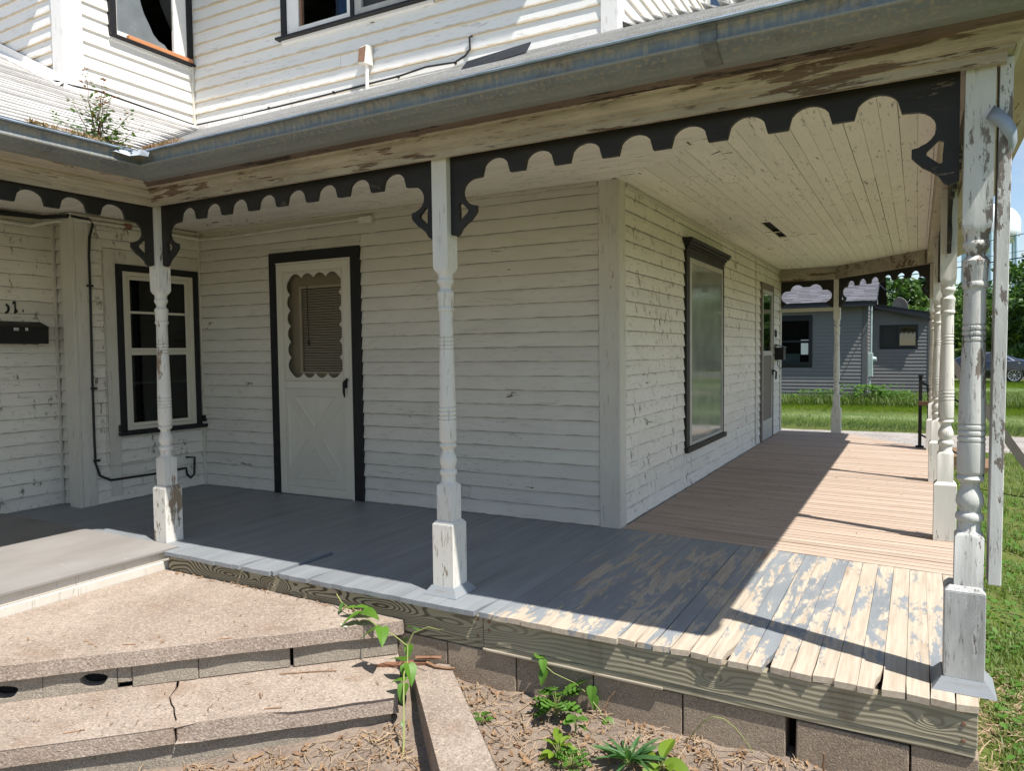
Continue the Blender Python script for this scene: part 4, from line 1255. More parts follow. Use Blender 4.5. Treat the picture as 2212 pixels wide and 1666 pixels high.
for bx, bz in ((-1.80, -.045), (-1.80, -.125), (-1.735, -.045), (-1.735, -.085), (.155, -.07), (.155, -.13)):
    b = MB(T((bx, 2.863 if bx < -1.77 else 2.859, bz)) @ Matrix.Rotation(PI / 2, 4, 'X')); b.lathe([(0, .008), (.003, .007), (.0035, .0)], 8); b.build('bolt_head', M['rust'], porch)
fw = MB(); fw.quad((-6, 3.02, -.7), (.12, 3.02, -.7), (.12, 3.02, -.03), (-6, 3.02, -.03)); fw.quad((.12, 3.02, -.7), (.12, 9.8, -.7), (.12, 9.8, -.03), (.12, 3.02, -.03))
fw = fw.build('foundation_wall', M['dark'], porch)
blk = MB(); blk.box(-.5, .5, 0, 1, -1, 0)
BKM = [MB().box(-.1885, .1885, 0, .12, -.182, 0).mesh('cinder_block', M['cinder'], bevel=.004, seg=2), MB().box(-.1885, .1885, 0, .12, -.178, 0).mesh('cinder_block', M['cinder'], bevel=.006, seg=2)]
joints = [-2.75, -2.365, -1.983, -1.60, -1.217, -.822, -.42, -.004, .205]
for a, c in zip(joints, joints[1:]):
    w_ = c - a - .006
    top = -.192 + random.uniform(-.002, .002)
    yb = 2.873 + random.uniform(-.002, .003)
    rt = random.uniform(-.006, .006)
    if a == -.42: a += .034; w_ = c - a - .005; top = -.196; rt = .012; yb = 2.868
    inst('cinder_block', random.choice(BKM), fw, T(((a + c) / 2, yb, top)) @ Matrix.Rotation(rt, 4, 'Y') @ Matrix.Diagonal((w_ / .377, 1, 1, 1)))
x = -2.6
while x < .2:
    inst('cinder_block', BKM[0], fw, T((x + .17, 2.842 + random.uniform(-.008, .006), -.386 + random.uniform(-.006, .003))) @ RZ(random.uniform(-.01, .01)) @ Matrix.Diagonal((.96, 1, 1, 1)))
    x += .375
y = 2.9
while y < 9.6:
    for zz in (-.192, -.384):
        inst('cinder_block', BKM[0], fw, T((.202, y + .19, zz)) @ RZ(PI / 2))
    y += .386

# --- plank and flashing strip on the corner post
b = MB(T((.2435, 3.035, 0)) @ Matrix.Rotation(.004, 4, 'Y')); b.box(-.019, .019, -.05, .05, .386, 2.19)
o = b.build('plank', M['post_worn'], porch, bevel=.002); o['label'] = 'cracked white plank nailed beside the corner post'
b = MB()
st = [(.205, 2.969, 2.015), (.222, 2.966, 2.0), (.25, 2.962, 1.965), (.268, 2.965, 1.93), (.272, 2.99, 1.89), (.262, 3.02, 1.86)]
vs_ = []
for i, p in enumerate(st):
    w_ = .024
    vs_ += [(p[0] - w_ * .5, p[1], p[2] - w_), (p[0] + w_ * .5, p[1] + .003, p[2] + w_ * .7)]
b.add(vs_, [(2 * i, 2 * i + 1, 2 * i + 3, 2 * i + 2) for i in range(len(st) - 1)])
o = b.build('flashing_strip', M['metal'], porch, smooth='all'); o.modifiers.new('s', 'SOLIDIFY').thickness = .002

# ================================================================== CONCRETE STEPS (set diagonally in the corner) AND CURB
MD = RZ(PI / 4)
def W2D(x, y): return ((x + y) / math.sqrt(2), (y - x) / math.sqrt(2))
steps = empty('concrete_steps', (-2.9, 2.1, -.5), 'two wide tan concrete steps set diagonally in the porch corner, lower slab cracked through', 'steps')
def slab(name, pts, z0, z1, mat, bev=.022):
    b = MB(); b.prism([p for p in pts], z0, z1, 'z')
    return b.build(name, mat, steps, bevel=bev, seg=3)
def jag(p, q, n, amp, seed):
    rr = random.Random(seed)
    p, q = Vector(p), Vector(q)
    d = (q - p); nn = Vector((-d.y, d.x)).normalized()
    return [tuple(p + d * i / n + nn * (0 if i in (0, n) else rr.uniform(-amp, amp))) for i in range(n + 1)]
s1 = slab('slab', [(-4.093, .985)] + jag((-4.08, .985), (-2.232, 2.838), 26, .004, 1) + [(-2.236, 2.862), (-4.093, 2.862)], -.188, -.121, M['concrete'])
def dg(s, k): return ((s * math.sqrt(2) - k) / 2, (s * math.sqrt(2) + k) / 2)
K2 = 4.48
crack = [(-.612, 5.14), (-.606, 5.0), (-.618, 4.88), (-.60, 4.78), (-.582, 4.72), (-.572, 4.64), (-.556, 4.56), (-.549, 4.53), (-.55, K2)]
lft = [dg(-2.9, 5.14)] + [dg(-2.9, K2)] + jag(dg(-2.88, K2), dg(-.554, K2), 22, .004, 2)[1:-1] + [dg(s - .004, k) for s, k in crack[::-1]]
rgt = [dg(s + .004 + (.006 if k > 4.9 else 0), k) for s, k in crack] + jag(dg(-.546, K2), dg(.348, K2), 10, .004, 3)[1:-1] + [dg(.352, K2), dg(.405, 4.97), dg(.405, 5.14)]
slab('slab', lft, -.366, -.298, M['concrete'], .016)
slab('slab', rgt, -.367, -.300, M['concrete'], .016)
rz0, rz1 = -.2975, -.1885
YR = 5.07 / math.sqrt(2) + .028
def riser(s0, s1, z0=rz0, z1=rz1, dy=0.):
    b = MB(MD); b.box(s0, s1, YR + dy, YR + .06, z0, z1); b.build('riser_block', M['riser'], steps, bevel=.004)
def riser_hole(s0, s1, cs_, cz, rx, rz):
    H = [(cs_ + rx * math.cos(a) * (1 + .12 * math.sin(3 * a)), cz + rz * math.sin(a) * (1 + .1 * math.cos(2 * a + 1))) for a in lin(-PI / 2, -PI / 2 - 2 * PI, 17)[:-1]]
    o = [(s0, rz0), (cs_ - .0004, rz0)] + H + [(H[0][0] + .0004, H[0][1]), (cs_ + .0004, rz0), (s1, rz0), (s1, rz1), (s0, rz1)]
    b = MB(MD); b.prism(o, YR, YR + .06, 'y'); b.build('riser_block', M['riser'], steps)
riser(-2.1, -1.54); riser_hole(-1.538, -1.16, -1.31, -.252, .055, .032); riser_hole(-1.158, -.862, -.955, -.245, .055, .034); riser(-.86, -.80, -.272); riser(-.798, -.52, dy=-.003); riser(-.518, -.108, dy=.002); riser(-.092, .41)
b = MB(MD); b.box(-2.1, .36, YR + .062, YR + .07, -.6, rz1); b.build('dark_backing', M['dark'], steps)  # near-black sheet behind the riser holes, stands in for their shade
b = MB(MD); b.box(-2.7, .33, K2 / math.sqrt(2) + .03, K2 / math.sqrt(2) + .1, -.66, -.3675); b.build('riser_block', M['riser'], steps, bevel=.004)
b = MB(MD); b.box(-2.7, .2, 2.98, K2 / math.sqrt(2) + .02, -.66, -.515); b.build('footing', M['riser'], steps, bevel=.01)
b = MB(); b.prism([(-2.152, 2.80), (-1.97, 2.862), (-.853, 1.747), (-.6, 1.49), (-.757, 1.333), (-1.01, 1.59)][::-1], -.66, -.301, 'z')
tag(b.build('concrete_curb', M['concrete'], bevel=.008, seg=2), 'long narrow concrete curb running diagonally from the porch foundation past the steps', 'curb')

# ================================================================== SMALL THINGS ON THE HOUSE
def boxthing(name, mat, Mx, boxes, label, cat, bevel=.002, group=None):
    return tag(lbox(name, mat, None, Mx, boxes, bevel), label, cat, group)
mb = empty('mailbox', (-6.19, 3.06, 1.33), 'black wall mailbox with white stickers under the number on the left porch wall', 'mailbox', 'wall mailboxes')
b = MB(F_mail); b.prism([(0, 1.326), (-.145, 1.326), (-.15, 1.452), (-.03, 1.49), (0, 1.49)], 2.86, 3.258, 'x', T=RZ(0)); 
b.v = [(x, y - .016, z) for x, y, z in b.v]
b.build('box', M['iron'], mb, bevel=.003)
b = MB(F_mail); b.add([(2.855, -.172, 1.449), (3.265, -.172, 1.449), (3.265, -.04, 1.494), (2.855, -.04, 1.494), (2.855, -.17, 1.455), (3.265, -.17, 1.455), (3.265, -.04, 1.50), (2.855, -.04, 1.50)], [(0, 3, 2, 1), (4, 5, 6, 7), (0, 1, 5, 4), (1, 2, 6, 5), (2, 3, 7, 6), (3, 0, 4, 7)])
b.build('lid', M['iron'], mb)
lbox('sticker', M['shell'], mb, F_mail, [(3.005, 3.04, -.168, -.1662, 1.425, 1.446), (3.088, 3.106, -.168, -.1662, 1.426, 1.448)], 0)
lbox('sticker_print', M['iron'], mb, F_mail, [(3.01 + .008 * i, 3.0135 + .008 * i, -.169, -.1682, 1.428, 1.443) for i in range(4)] + [(3.094, 3.099, -.169, -.1682, 1.43, 1.444)], 0)
mb = empty('mailbox', (-1.77, 10.91, 1.05), 'black wall mailbox with open hook below, beside the far storm door', 'mailbox', 'wall mailboxes')
b = MB(F_right); b.box(10.80, 11.0, -.135, -.015, 1.06, 1.235); b.build('box', M['iron'], mb, bevel=.003)
b = MB(F_right); b.prism([(-.016, 1.275), (-.15, 1.232), (-.15, 1.24), (-.016, 1.283)], 10.79, 11.01, 'x'); b.build('lid', M['iron'], mb)
b = MB(F_right); b.tube([(10.85, -.05, 1.06), (10.85, -.05, .98), (10.86, -.09, .94), (10.87, -.12, .97)], .006); b.build('hook', M['iron'], mb)
b = MB(); 
b.tube([(-6.12, 1.0, 2.31), (-6.13, 2.4, 2.315), (-6.13, 3.0, 2.325), (-6.12, 3.28, 2.335), (-5.98, 3.33, 2.335), (-5.86, 3.35, 2.33)], .017)
b.tube([(-6.13, 1.0, 2.34), (-6.13, 3.0, 2.335), (-6.1, 3.31, 2.34), (-5.85, 3.36, 2.335)], .013)
tag(b.build('cable', M['cable'], smooth=True), 'thick black cable bundle sagging along the top of the left porch wall', 'cable', 'cables on the house walls')
b = MB(); b.tube([(-5.845, 3.36, 2.33), (-5.838, 3.50, 2.325), (-5.838, 3.53, 2.29), (-5.838, 3.50, 2.18), (-5.838, 3.489, 2.04), (-5.838, 3.489, 1.77), (-5.838, 3.478, 1.0), (-5.838, 3.476, .56), (-5.838, 3.478, .35), (-5.838, 3.512, .24), (-5.838, 3.60, .19), (-5.838, 3.79, .186), (-5.838, 3.99, .182), (-5.838, 4.21, .186), (-5.838, 4.315, .188), (-5.838, 4.32, .131), (-5.838, 4.359, .09), (-5.838, 4.397, .12), (-5.838, 4.406, .274), (-5.838, 4.318, .286)], .0095)
for z in (1.78, .95, .36): b.box(-5.842, -5.822, 3.462, 3.508, z, z + .018)
tag(b.build('cable', M['cable'], smooth=True), 'black cable running down beside the corner board and looping under the left window', 'cable', 'cables on the house walls')
b = MB(); b.tube([(-5.843, 3.594, 2.05), (-5.843, 3.599, 1.18), (-5.843, 3.581, .384), (-5.843, 3.591, .306), (-5.843, 3.697, .298), (-5.843, 3.99, .296), (-5.843, 4.2, .31)], .0035, 6)
tag(b.build('wire', M['trim']), 'thin white wire down the left edge of the left window casing', 'wire')
b = MB(); b.tube([(-6.16, .8, 2.26), (-6.16, 2.88, 2.272), (-6.15, 3.22, 2.262), (-6.02, 3.335, 2.30), (-5.845, 3.40, 2.305), (-5.84, 3.97, 2.31), (-5.84, 4.42, 2.295), (-5.80, 4.50, 2.285), (-5.47, 4.515, 2.278), (-4.57, 4.542, 2.295), (-3.93, 4.56, 2.30)], .013)
cd = tag(b.build('conduit', M['pipe'], smooth=True), 'white conduit under the porch ceiling ending in a small box above the storm door', 'conduit')
lbox('junction_box', M['pipe'], cd, F_front, [(-3.935, -3.81, -.06, -.012, 2.262, 2.315)], .004)
lbox('clip', M['rust'], cd, Matrix.Identity(4), [(-5.853, -5.82, 3.80, 3.86, 2.29, 2.335)], .004)
b = MB(F_front)
b.tube([(-5.80, -.03, 3.335), (-5.28, -.026, 3.33), (-4.72, -.026, 3.338), (-4.18, -.026, 3.346), (-3.83, -.026, 3.355), (-3.54, -.026, 3.361), (-3.28, -.028, 3.383), (-3.02, -.026, 3.37), (-2.93, -.026, 3.40), (-2.89, -.026, 3.441), (-2.894, -.026, 3.524), (-2.87, -.024, 3.53)], .0075)
for x in (-4.9, -4.18, -3.54, -3.02): b.tube([(x, -.01, 3.34 + (x + 5) * .012), (x, -.04, 3.34 + (x + 5) * .012)], .009, 6)
tag(b.build('cable', M['cable'], smooth=True), 'thin dark cable along the foot of the upstairs front wall, end turned up', 'cable', 'cables on the house walls')
b = MB(); b.tube([(-8.2, 3.34, 4.25), (-6.78, 3.34, 3.703), (-6.44, 3.335, 3.549), (-6.1, 3.335, 3.42), (-5.9, 3.33, 3.375), (-5.83, 3.40, 3.35), (-5.83, 3.62, 3.372), (-5.83, 4.41, 3.34), (-5.83, 4.50, 3.338)], .008)
tag(b.build('cable', M['cable'], smooth=True), 'dark cable following the roof line round the upstairs left corner', 'cable', 'cables on the house walls')
t = empty('vent_hood', (-3.84, 4.56, 3.28), 'small white hood with rusty mesh on a pipe below the upstairs double window', 'vent hood')
b = MB(F_front); b.add([(-3.872, -.10, 3.50), (-3.80, -.10, 3.49), (-3.785, -.015, 3.49), (-3.872, -.015, 3.50), (-3.872, -.075, 3.63), (-3.80, -.075, 3.64), (-3.785, -.015, 3.64), (-3.872, -.015, 3.63)], [(0, 3, 2, 1), (4, 5, 6, 7), (0, 1, 5, 4), (1, 2, 6, 5), (2, 3, 7, 6), (3, 0, 4, 7)])
b.build('hood', M['pipe'], t, bevel=.002)
b = MB(F_front); b.add([(-3.868, -.1005, 3.508), (-3.806, -.1005, 3.502), (-3.806, -.078, 3.63), (-3.868, -.078, 3.622), (-3.874, -.096, 3.508), (-3.874, -.076, 3.622)], [(0, 1, 2, 3), (0, 3, 5, 4)])
b.build('mesh_front', M['rust'], t)
b = MB(F_front); b.tube([(-3.822, -.05, 3.50), (-3.822, -.05, 3.26)], .0145, 12); b.build('pipe', M['trim_up'], t, smooth=True)
b = MB(F_w2); b.box(3.885, 4.505, -.056, -.022, 3.8835, 3.918); 
b.v = [(x, y, z + .006 * (x - 3.9)) for x, y, z in b.v]
tag(b.build('wood_strip', M['orange'], bevel=.002), 'fresh orange wood strip lying on the sill of the broken upstairs window', 'wood strip')
b = MB(); b.tube([(-4.42, 2.4, 2.37), (-4.42, 2.4, 2.30)], .004, 6); b.lathe([(-.022, .004), (-.018, .015), (-.006, .020), (.008, .017), (.02, .006)], 10, T((-4.42, 2.4, 2.285)))
tag(b.build('hanging_bulb', M['greybrd'], smooth=True), 'small brown bulb hanging on a cord from the left porch ceiling', 'hanging bulb')

# side railing, leaning board, step at the far end of the deck
rl = empty('railing', (.05, 10.08, 0), 'black iron stair railing with twisted balusters at the far end of the deck', 'railing')
def bar(p, q, w, name, mat, par): 
    b = MB(); p, q = Vector(p), Vector(q); d = (q - p).normalized()
    n_ = d.cross(Vector((0, 1, .01))).normalized(); m_ = d.cross(n_)
    vs_ = [e_ + n_ * a * w + m_ * c * w for e_ in (p, q) for a, c in ((-1, -1), (1, -1), (1, 1), (-1, 1))]
    b.add(vs_, [(0, 1, 2, 3), (7, 6, 5, 4), (0, 4, 5, 1), (1, 5, 6, 2), (2, 6, 7, 3), (3, 7, 4, 0)])
    return b.build(name, mat, par)
bar((.04, 10.08, 0), (.04, 10.08, .87), .019, 'rail_post', M['iron'], rl)
bar((.04, 10.08, .86), (.04, 10.08, .885), .027, 'post_cap', M['iron'], rl)
bar((.04, 10.08, 0), (.04, 10.08, .02), .045, 'base_plate', M['iron'], rl)
bar((.72, 10.55, -.48), (.72, 10.55, .42), .019, 'rail_post', M['iron'], rl)
bar((.04, 10.08, .80), (.72, 10.55, .38), .012, 'top_bar', M['iron'], rl)
bar((.04, 10.08, .16), (.72, 10.55, -.26), .01, 'bottom_bar', M['iron'], rl)
for t_ in (.12, .3, .48, .66, .84):
    p = Vector((.04, 10.08, .16)).lerp(Vector((.72, 10.55, -.26)), t_)
    b = MB(); vs_ = []; n = 26
    for i in range(n):
        for c in range(4):
            a = PI / 2 * c + (i * .75 if 5 < i < 20 else 0)
            vs_.append((p.x + .009 * math.cos(a), p.y + .009 * math.sin(a), p.z + .64 * i / (n - 1)))
    b.add(vs_, [(4 * i + c, 4 * i + (c + 1) % 4, 4 * i + 4 + (c + 1) % 4, 4 * i + 4 + c) for i in range(n - 1) for c in range(4)])
    b.build('baluster', M['iron'], rl)
bar((.02, 10.05, .54), (.30, 10.0, .54), .024, 'wood_block', M['brownwood'], rl)
b = MB(); b.box(.24, .72, 10.55, 11.5, -.52, -.22); b.box(.72, 1.0, 10.7, 11.6, -.52, -.37)
b.v = [(x, y + .6, z) for x, y, z in b.v]
tag(b.build('wooden_step', M['brownwood'], bevel=.01), 'brown wooden steps beside the far end of the deck', 'steps')
bar((.245, 9.86, 1.2), (1.30, 9.86, -.46), .045, 'leaning_board', M['greybrd'], None)
o = COL.objects['leaning_board']; tag(o, 'dark weathered board leaning against the far porch post from the grass', 'board')

# ================================================================== NEIGHBOUR HOUSE
nb = empty('neighbour_house', (-5, 29, -.5), 'charcoal grey house with black windows and shingled roof behind the porch', 'house')
NW_ = T((0, 25.3, 0)); NR = T((-1.39, 0, 0)) @ RZ(PI / 2); NG = T((0, 27.2, 0))
VB = MB(); VB.add([(0, -.02, 0), (1, -.02, 0), (1, 0, 0), (0, 0, 0), (0, -.016, .5), (1, -.016, .5), (0, -.002, .56), (1, -.002, .56), (0, -.001, 1), (1, -.001, 1), (0, .0, 1), (1, 0, 1)],
       [(0, 3, 2, 1), (0, 1, 5, 4), (4, 5, 7, 6), (6, 7, 9, 8), (8, 9, 11, 10)])
VB = MB(); VB.add([(0, -.022, 0), (1, -.022, 0), (1, 0, 0), (0, 0, 0), (0, -.003, 1), (1, -.003, 1), (1, 0, 1), (0, 0, 1)], [(0, 3, 2, 1), (4, 5, 6, 7), (0, 1, 5, 4), (1, 2, 6, 5), (2, 3, 7, 6), (3, 0, 4, 7)])
VBM = VB.mesh('siding_board', M['vinyl'])
def vinyl(par, Mx, x0, x1, z0, z1, ops, top=None):
    z = z0
    while z < z1 - .03:
        segs = [(x0, x1)]
        for o in ops:
            if o[2] < z + .10 and o[3] > z + .02:
                segs = [q for a, c in segs for q in ((a, min(c, o[0])), (max(a, o[1]), c)) if q[1] - q[0] > .03]
        for a, c in segs:
            if top:
                c = min(c, top(z + .1))
                if c - a < .05: continue
            inst('siding_board', VBM, par, Mx @ T((a, 0, z)) @ Matrix.Diagonal((c - a, 1, min(.1165, z1 - z), 1)))
        z += .1145
wn = (-4.35, -2.97, .675, 2.21)
wg = (-1.10, .015, 1.21, 1.965)
nmain = sheet('front_wall', NW_, -11, -1.39, -.6, 2.6, [(-4.25, -3.05, .77, 2.12)], M['navy'], parent=nb)
vinyl(nmain, NW_, -11, -1.51, -.33, 2.56, [wn])
nret = sheet('side_wall', NR, 25.3, 33.5, -.6, 2.6, [], M['navy'], parent=nb)
vinyl(nret, NR, 25.4, 27.2, -.33, 2.56, [])
nw = sheet('wing_wall', NG, -1.39, .40, -.6, 2.26, [(-1.0, -.08, 1.3, 1.87)], M['navy'], parent=nb)
vinyl(nw, NG, -1.385, .30, -.33, 2.5, [wg], lambda z: min(.30, -1.39 + (2.66 - z) / .19 * 1.0) if z > 2.3 else .30)
lbox('corner_board', M['vinyl_trim'], nb, NW_, [(-1.51, -1.365, -.03, 0, -.36, 2.56)]); lbox('corner_board', M['vinyl_trim'], nb, NR, [(25.30, 25.40, -.03, 0, -.36, 2.56)])
lbox('corner_board', M['vinyl_trim'], nb, NG, [(.30, .42, -.03, 0, -.36, 2.2)])
lbox('foundation', plain('neighbour foundation', (.27, .25, .22), .9), nb, Matrix.Identity(4), [(-11, -1.40, 25.29, 25.4, -.6, -.36), (-1.395, .39, 27.19, 27.3, -.6, -.36)])
b = MB(); b.box(-11, .41, 27.25, 33.5, -.6, 2.1); b.box(-11, -1.42, 25.75, 33.5, -.6, 2.55); b.build('inner_walls', M['dark'], nb)
w_ = frame('window', M['navy'], nb, NW_, *wn, .10, .10, .10, .09, -.05, 0)
lbox('meeting_rail', M['navy'], w_, NW_, [(-4.25, -3.07, -.04, -.005, 1.42, 1.48)])
lbox('pane', M['dustpane'], w_, NW_, [(-4.25, -3.07, -.015, -.01, 1.48, 2.12)], 0); lbox('pane', M['dustpane'], w_, NW_, [(-4.25, -3.07, -.02, -.015, .775, 1.42)], 0)
lbox('sticker', M['shell'], w_, NW_, [(-3.31, -3.09, -.026, -.0205, 1.02, 1.39), (-3.31, -3.08, -.045, -.0405, 1.475, 1.50)], 0)
lbox('pale_board', plain('pale inner board', (.4, .41, .43), .8), w_, NW_, [(-4.25, -3.35, .03, .05, .775, 1.05)], 0)
w_ = frame('window', M['navy'], nb, NG, *wg, .07, .07, .07, .06, -.05, 0)
lbox('mullion', M['navy'], w_, NG, [(-.585, -.515, -.045, -.005, 1.28, 1.905)])
lbox('pane', M['screen'], w_, NG, [(-1.03, -.585, -.015, -.01, 1.28, 1.905)], 0); lbox('pane', M['pane'], w_, NG, [(-.515, -.055, -.015, -.01, 1.28, 1.905)], 0)
# eaves and roof
lbox('fascia', M['navy'], nb, Matrix.Identity(4), [(-11.3, -1.10, 24.88, 24.91, 2.495, 2.645), (-11.3, -1.10, 24.911, 25.3, 2.55, 2.58)])
b = MB(); b.prism([(24.88, 2.50), (29.6, 4.62), (29.6, 4.80), (24.88, 2.66)], -1.13, -1.095, 'x'); b.build('barge_board', M['navy'], nb)
b = MB(); b.prism([(25.3, 2.5), (33.5, 2.5), (29.6, 4.65)], -1.41, -1.385, 'x'); b.build('gable', M['vinyl'], nb)
b = MB(); b.add([(-11.3, 24.88, 2.652), (-1.096, 24.88, 2.652), (-1.096, 29.6, 4.785), (-11.3, 29.6, 4.785), (-1.096, 34, 2.7), (-11.3, 34, 2.7)], [(0, 1, 2, 3), (3, 2, 4, 5)])
nroof = b.build('roof', M['dark'], nb)
SF = [MB().box(0, 1, 0, 1, 0, 1, top=(0, 0)).mesh('shingle', M['shingle_far'])]
ra = math.atan2(4.785 - 2.652, 29.6 - 24.88)
RT = T((0, 24.88, 2.654)) @ Matrix.Rotation(ra, 4, 'X')
for r_ in range(14):
    x = -5.2 - .16 * (r_ % 2)
    while x < -1.1:
        ww = random.uniform(.28, .36)
        inst('shingle', SF[0], nroof, RT @ T((x, r_ * .142 - .01, .012 * 1)) @ Matrix.Rotation(-.045, 4, 'X') @ Matrix.Diagonal((min(ww, -1.097 - x) - .004, .16, random.uniform(.009, .014), 1)))
        x += ww
sm = MB()
for r_ in range(14, 36):
    for q in range(12): sm.box(-5.2 + q * .34, -5.2 + q * .34 + .335, r_ * .142 - .01, r_ * .142 + .15, .004, .016)
for r_ in range(36):
    for q in range(18): sm.box(-11.3 + q * .335, -11.3 + q * .335 + .33, r_ * .142 - .01, r_ * .142 + .15, .004, .016)
sm.M = RT
tag(sm.build('shingles', M['shingle_far'], nroof), kind='stuff')
b = MB(); b.prism([(-1.27, 2.53), (.43, 2.10), (.43, 2.30), (-1.27, 2.63)], 26.88, 26.92, 'y'); b.build('barge_board', M['navy'], nb)
b = MB(); b.prism([(-1.38, 2.66), (.46, 2.305), (.46, 2.325), (-1.38, 2.69)], 26.87, 33.5, 'y'); b.build('wing_roof', M['navy'], nb)
# meter, conduit, dish
mt = lbox('electric_meter', M['meter'], nb, NR, [(25.50, 25.74, -.17, -.03, .30, 1.05)], .01)
b = MB(NR @ T((25.62, -.17, .85)) @ Matrix.Rotation(PI / 2, 4, 'X')); b.lathe([(0, .09), (.03, .09), (.06, .075), (.10, .07), (.11, .0)], 16); b.build('dial', M['meter'], mt, smooth=True)
b = MB(NR); b.tube([(25.62, -.11, 1.05), (25.62, -.11, 2.9)], .035, 10); b.tube([(25.62, -.08, .3), (25.62, -.08, -.4)], .03, 10); b.build('conduit_pipe', M['galv'], mt, smooth=True)
t = empty('satellite_dish', (-.50, 29.2, 2.5), 'grey satellite dish on the low roof of the charcoal house', 'satellite dish')
b = MB(T((-.50, 29.15, 2.72)) @ Matrix.Rotation(R(115), 4, 'X') @ Matrix.Rotation(R(-35), 4, 'Y')); b.lathe([(0, .0), (.01, .1), (.035, .22), (.06, .30), (.07, .30), (.04, .2), (.012, .05)], 20, cap=False); b.build('reflector', M['alu'], t, smooth=True)
b = MB(); b.tube([(-.5, 29.2, 2.40), (-.5, 29.2, 2.72)], .02); b.tube([(-.5, 29.18, 2.62), (-.25, 28.85, 2.85)], .012); b.build('mount', M['galv'], t)

# ================================================================== CAR, TOWER, WIRES
def grid_sh(): pass
car = empty('parked_car', (2.5, 42.1, -.5), 'dark blue sedan parked beyond the lawn', 'car')
CM = T((-.15, 42.05, -.5))
# stations along the length: x, sill z, belt z, roof z, half widths (low, belt, roof)
ST = [(0.0, .42, .60, .60, .70, .66, .60), (.15, .28, .70, .72, .86, .80, .70), (.7, .22, .80, .86, .93, .90, .76), (1.35, .2, .90, .97, .94, .92, .78), (1.75, .2, .93, 1.10, .94, .93, .70), (2.2, .2, .94, 1.36, .94, .93, .60), (2.7, .2, .95, 1.45, .94, .93, .58), (3.3, .2, .97, 1.44, .94, .93, .58), (3.8, .22, .99, 1.33, .94, .92, .60), (4.3, .24, 1.01, 1.14, .93, .90, .66), (4.7, .3, 1.0, 1.05, .91, .86, .68), (4.98, .42, .95, .97, .86, .80, .66), (5.08, .5, .72, .74, .78, .74, .66)]
vs_, fs = [], []
for x, s_, be, ro, a, c, d_ in ST:
    ring = [(-a * .92, s_), (-a, s_ + .12), (-a, (s_ + be) / 2), (-c, be), (-d_, ro - .03), (-d_ * .6, ro), (d_ * .6, ro), (d_, ro - .03), (c, be), (a, (s_ + be) / 2), (a, s_ + .12), (a * .92, s_)]
    vs_ += [(x, y, z) for y, z in ring]
n = 12
fs = [(i * n + j, i * n + (j + 1) % n, (i + 1) * n + (j + 1) % n, (i + 1) * n + j) for i in range(len(ST) - 1) for j in range(n)]
fs += [tuple(range(n)), tuple(reversed(range((len(ST) - 1) * n, len(ST) * n)))]
b = MB(CM); b.add(vs_, fs); body = b.build('body', M['car'], car, smooth=True)
def side_poly(name, pts, mat, off, par):
    def yb(x, z):   # surface of the near side of the cabin
        for A, C in zip(ST, ST[1:]):
            if A[0] <= x <= C[0]:
                t = (x - A[0]) / (C[0] - A[0])
                be, ro, c, d_ = [A[i] + (C[i] - A[i]) * t for i in (2, 3, 5, 6)]
                return -(c + (d_ - c) * max(0, min(1, (z - be) / max(.05, ro - .03 - be))))
        return -.9
    b = MB(CM); n = len(pts)
    vs_ = [(x, yb(x, z) - off, z) for x, z in pts] + [(x, yb(x, z) + .02, z) for x, z in pts]
    from mathutils.geometry import tessellate_polygon
    tr = tessellate_polygon([[Vector((x, z, 0)) for x, z in pts]])
    b.add(vs_, [tuple(t) for t in tr] + [(i, (i + 1) % n, n + (i + 1) % n, n + i) for i in range(n)])
    return b.build(name, mat, par)
side_poly('side_window', [(1.86, .985), (2.62, .995), (2.62, 1.37), (2.28, 1.34), (2.0, 1.17)], M['carglass'], .004, body)
side_poly('side_window', [(2.69, .995), (3.42, 1.01), (3.40, 1.36), (2.69, 1.375)], M['carglass'], .004, body)
side_poly('side_window', [(3.48, 1.01), (4.02, 1.045), (3.80, 1.23), (3.47, 1.345)], M['carglass'], .004, body)
side_poly('window_trim', [(1.80, .955), (4.14, 1.02), (4.16, 1.05), (3.82, 1.26), (3.46, 1.375), (2.7, 1.40), (2.26, 1.365), (2.26, 1.345), (2.7, 1.378), (3.44, 1.352), (3.80, 1.235), (4.06, 1.05), (3.45, 1.01), (1.84, .98)], M['chrome'], .008, body)
WHM = T((0, 0, 0))
for wx in (.98, 3.98 + .15):
    for sgn in (-1, 1):
        Mx = CM @ T((wx, sgn * .86, .345)) @ Matrix.Rotation(PI / 2 * (1 if sgn < 0 else -1), 4, 'X')
        b = MB(Mx); b.lathe([(-.11, .24), (-.11, .31), (-.09, .343), (.06, .343), (.085, .31), (.085, .262), (.06, .255), (.06, .0)], 28, cap=False); wh = b.build('wheel', M['tyre'], car, smooth=True)
        b = MB(Mx); b.lathe([(.062, .262), (.09, .258), (.088, .235), (.066, .225)], 28, cap=False)
        for q in range(10):
            a = 2 * PI * q / 10; a1, a2 = a - .10, a + .10
            b.add([(.04 * math.cos(a1), .04 * math.sin(a1), .075), (.04 * math.cos(a2), .04 * math.sin(a2), .075), (.24 * math.cos(a + .13), .24 * math.sin(a + .13), .085), (.24 * math.cos(a - .02), .24 * math.sin(a - .02), .085)], [(0, 1, 2, 3)])
        b.lathe([(.07, .06), (.085, .05), (.088, .0)], 12, cap=False); b.build('rim', M['rimsilver'], wh)
b = MB(CM); b.box(4.6, 5.0, -.885, -.86, .84, .93, top=(.05, 0)); b.build('tail_light', plain('tail light red', (.35, .02, .02), .2), body)
b = MB(CM); b.box(4.28, 4.36, -.915, -.895, .90, .94); b.build('badge', M['chrome'], body)

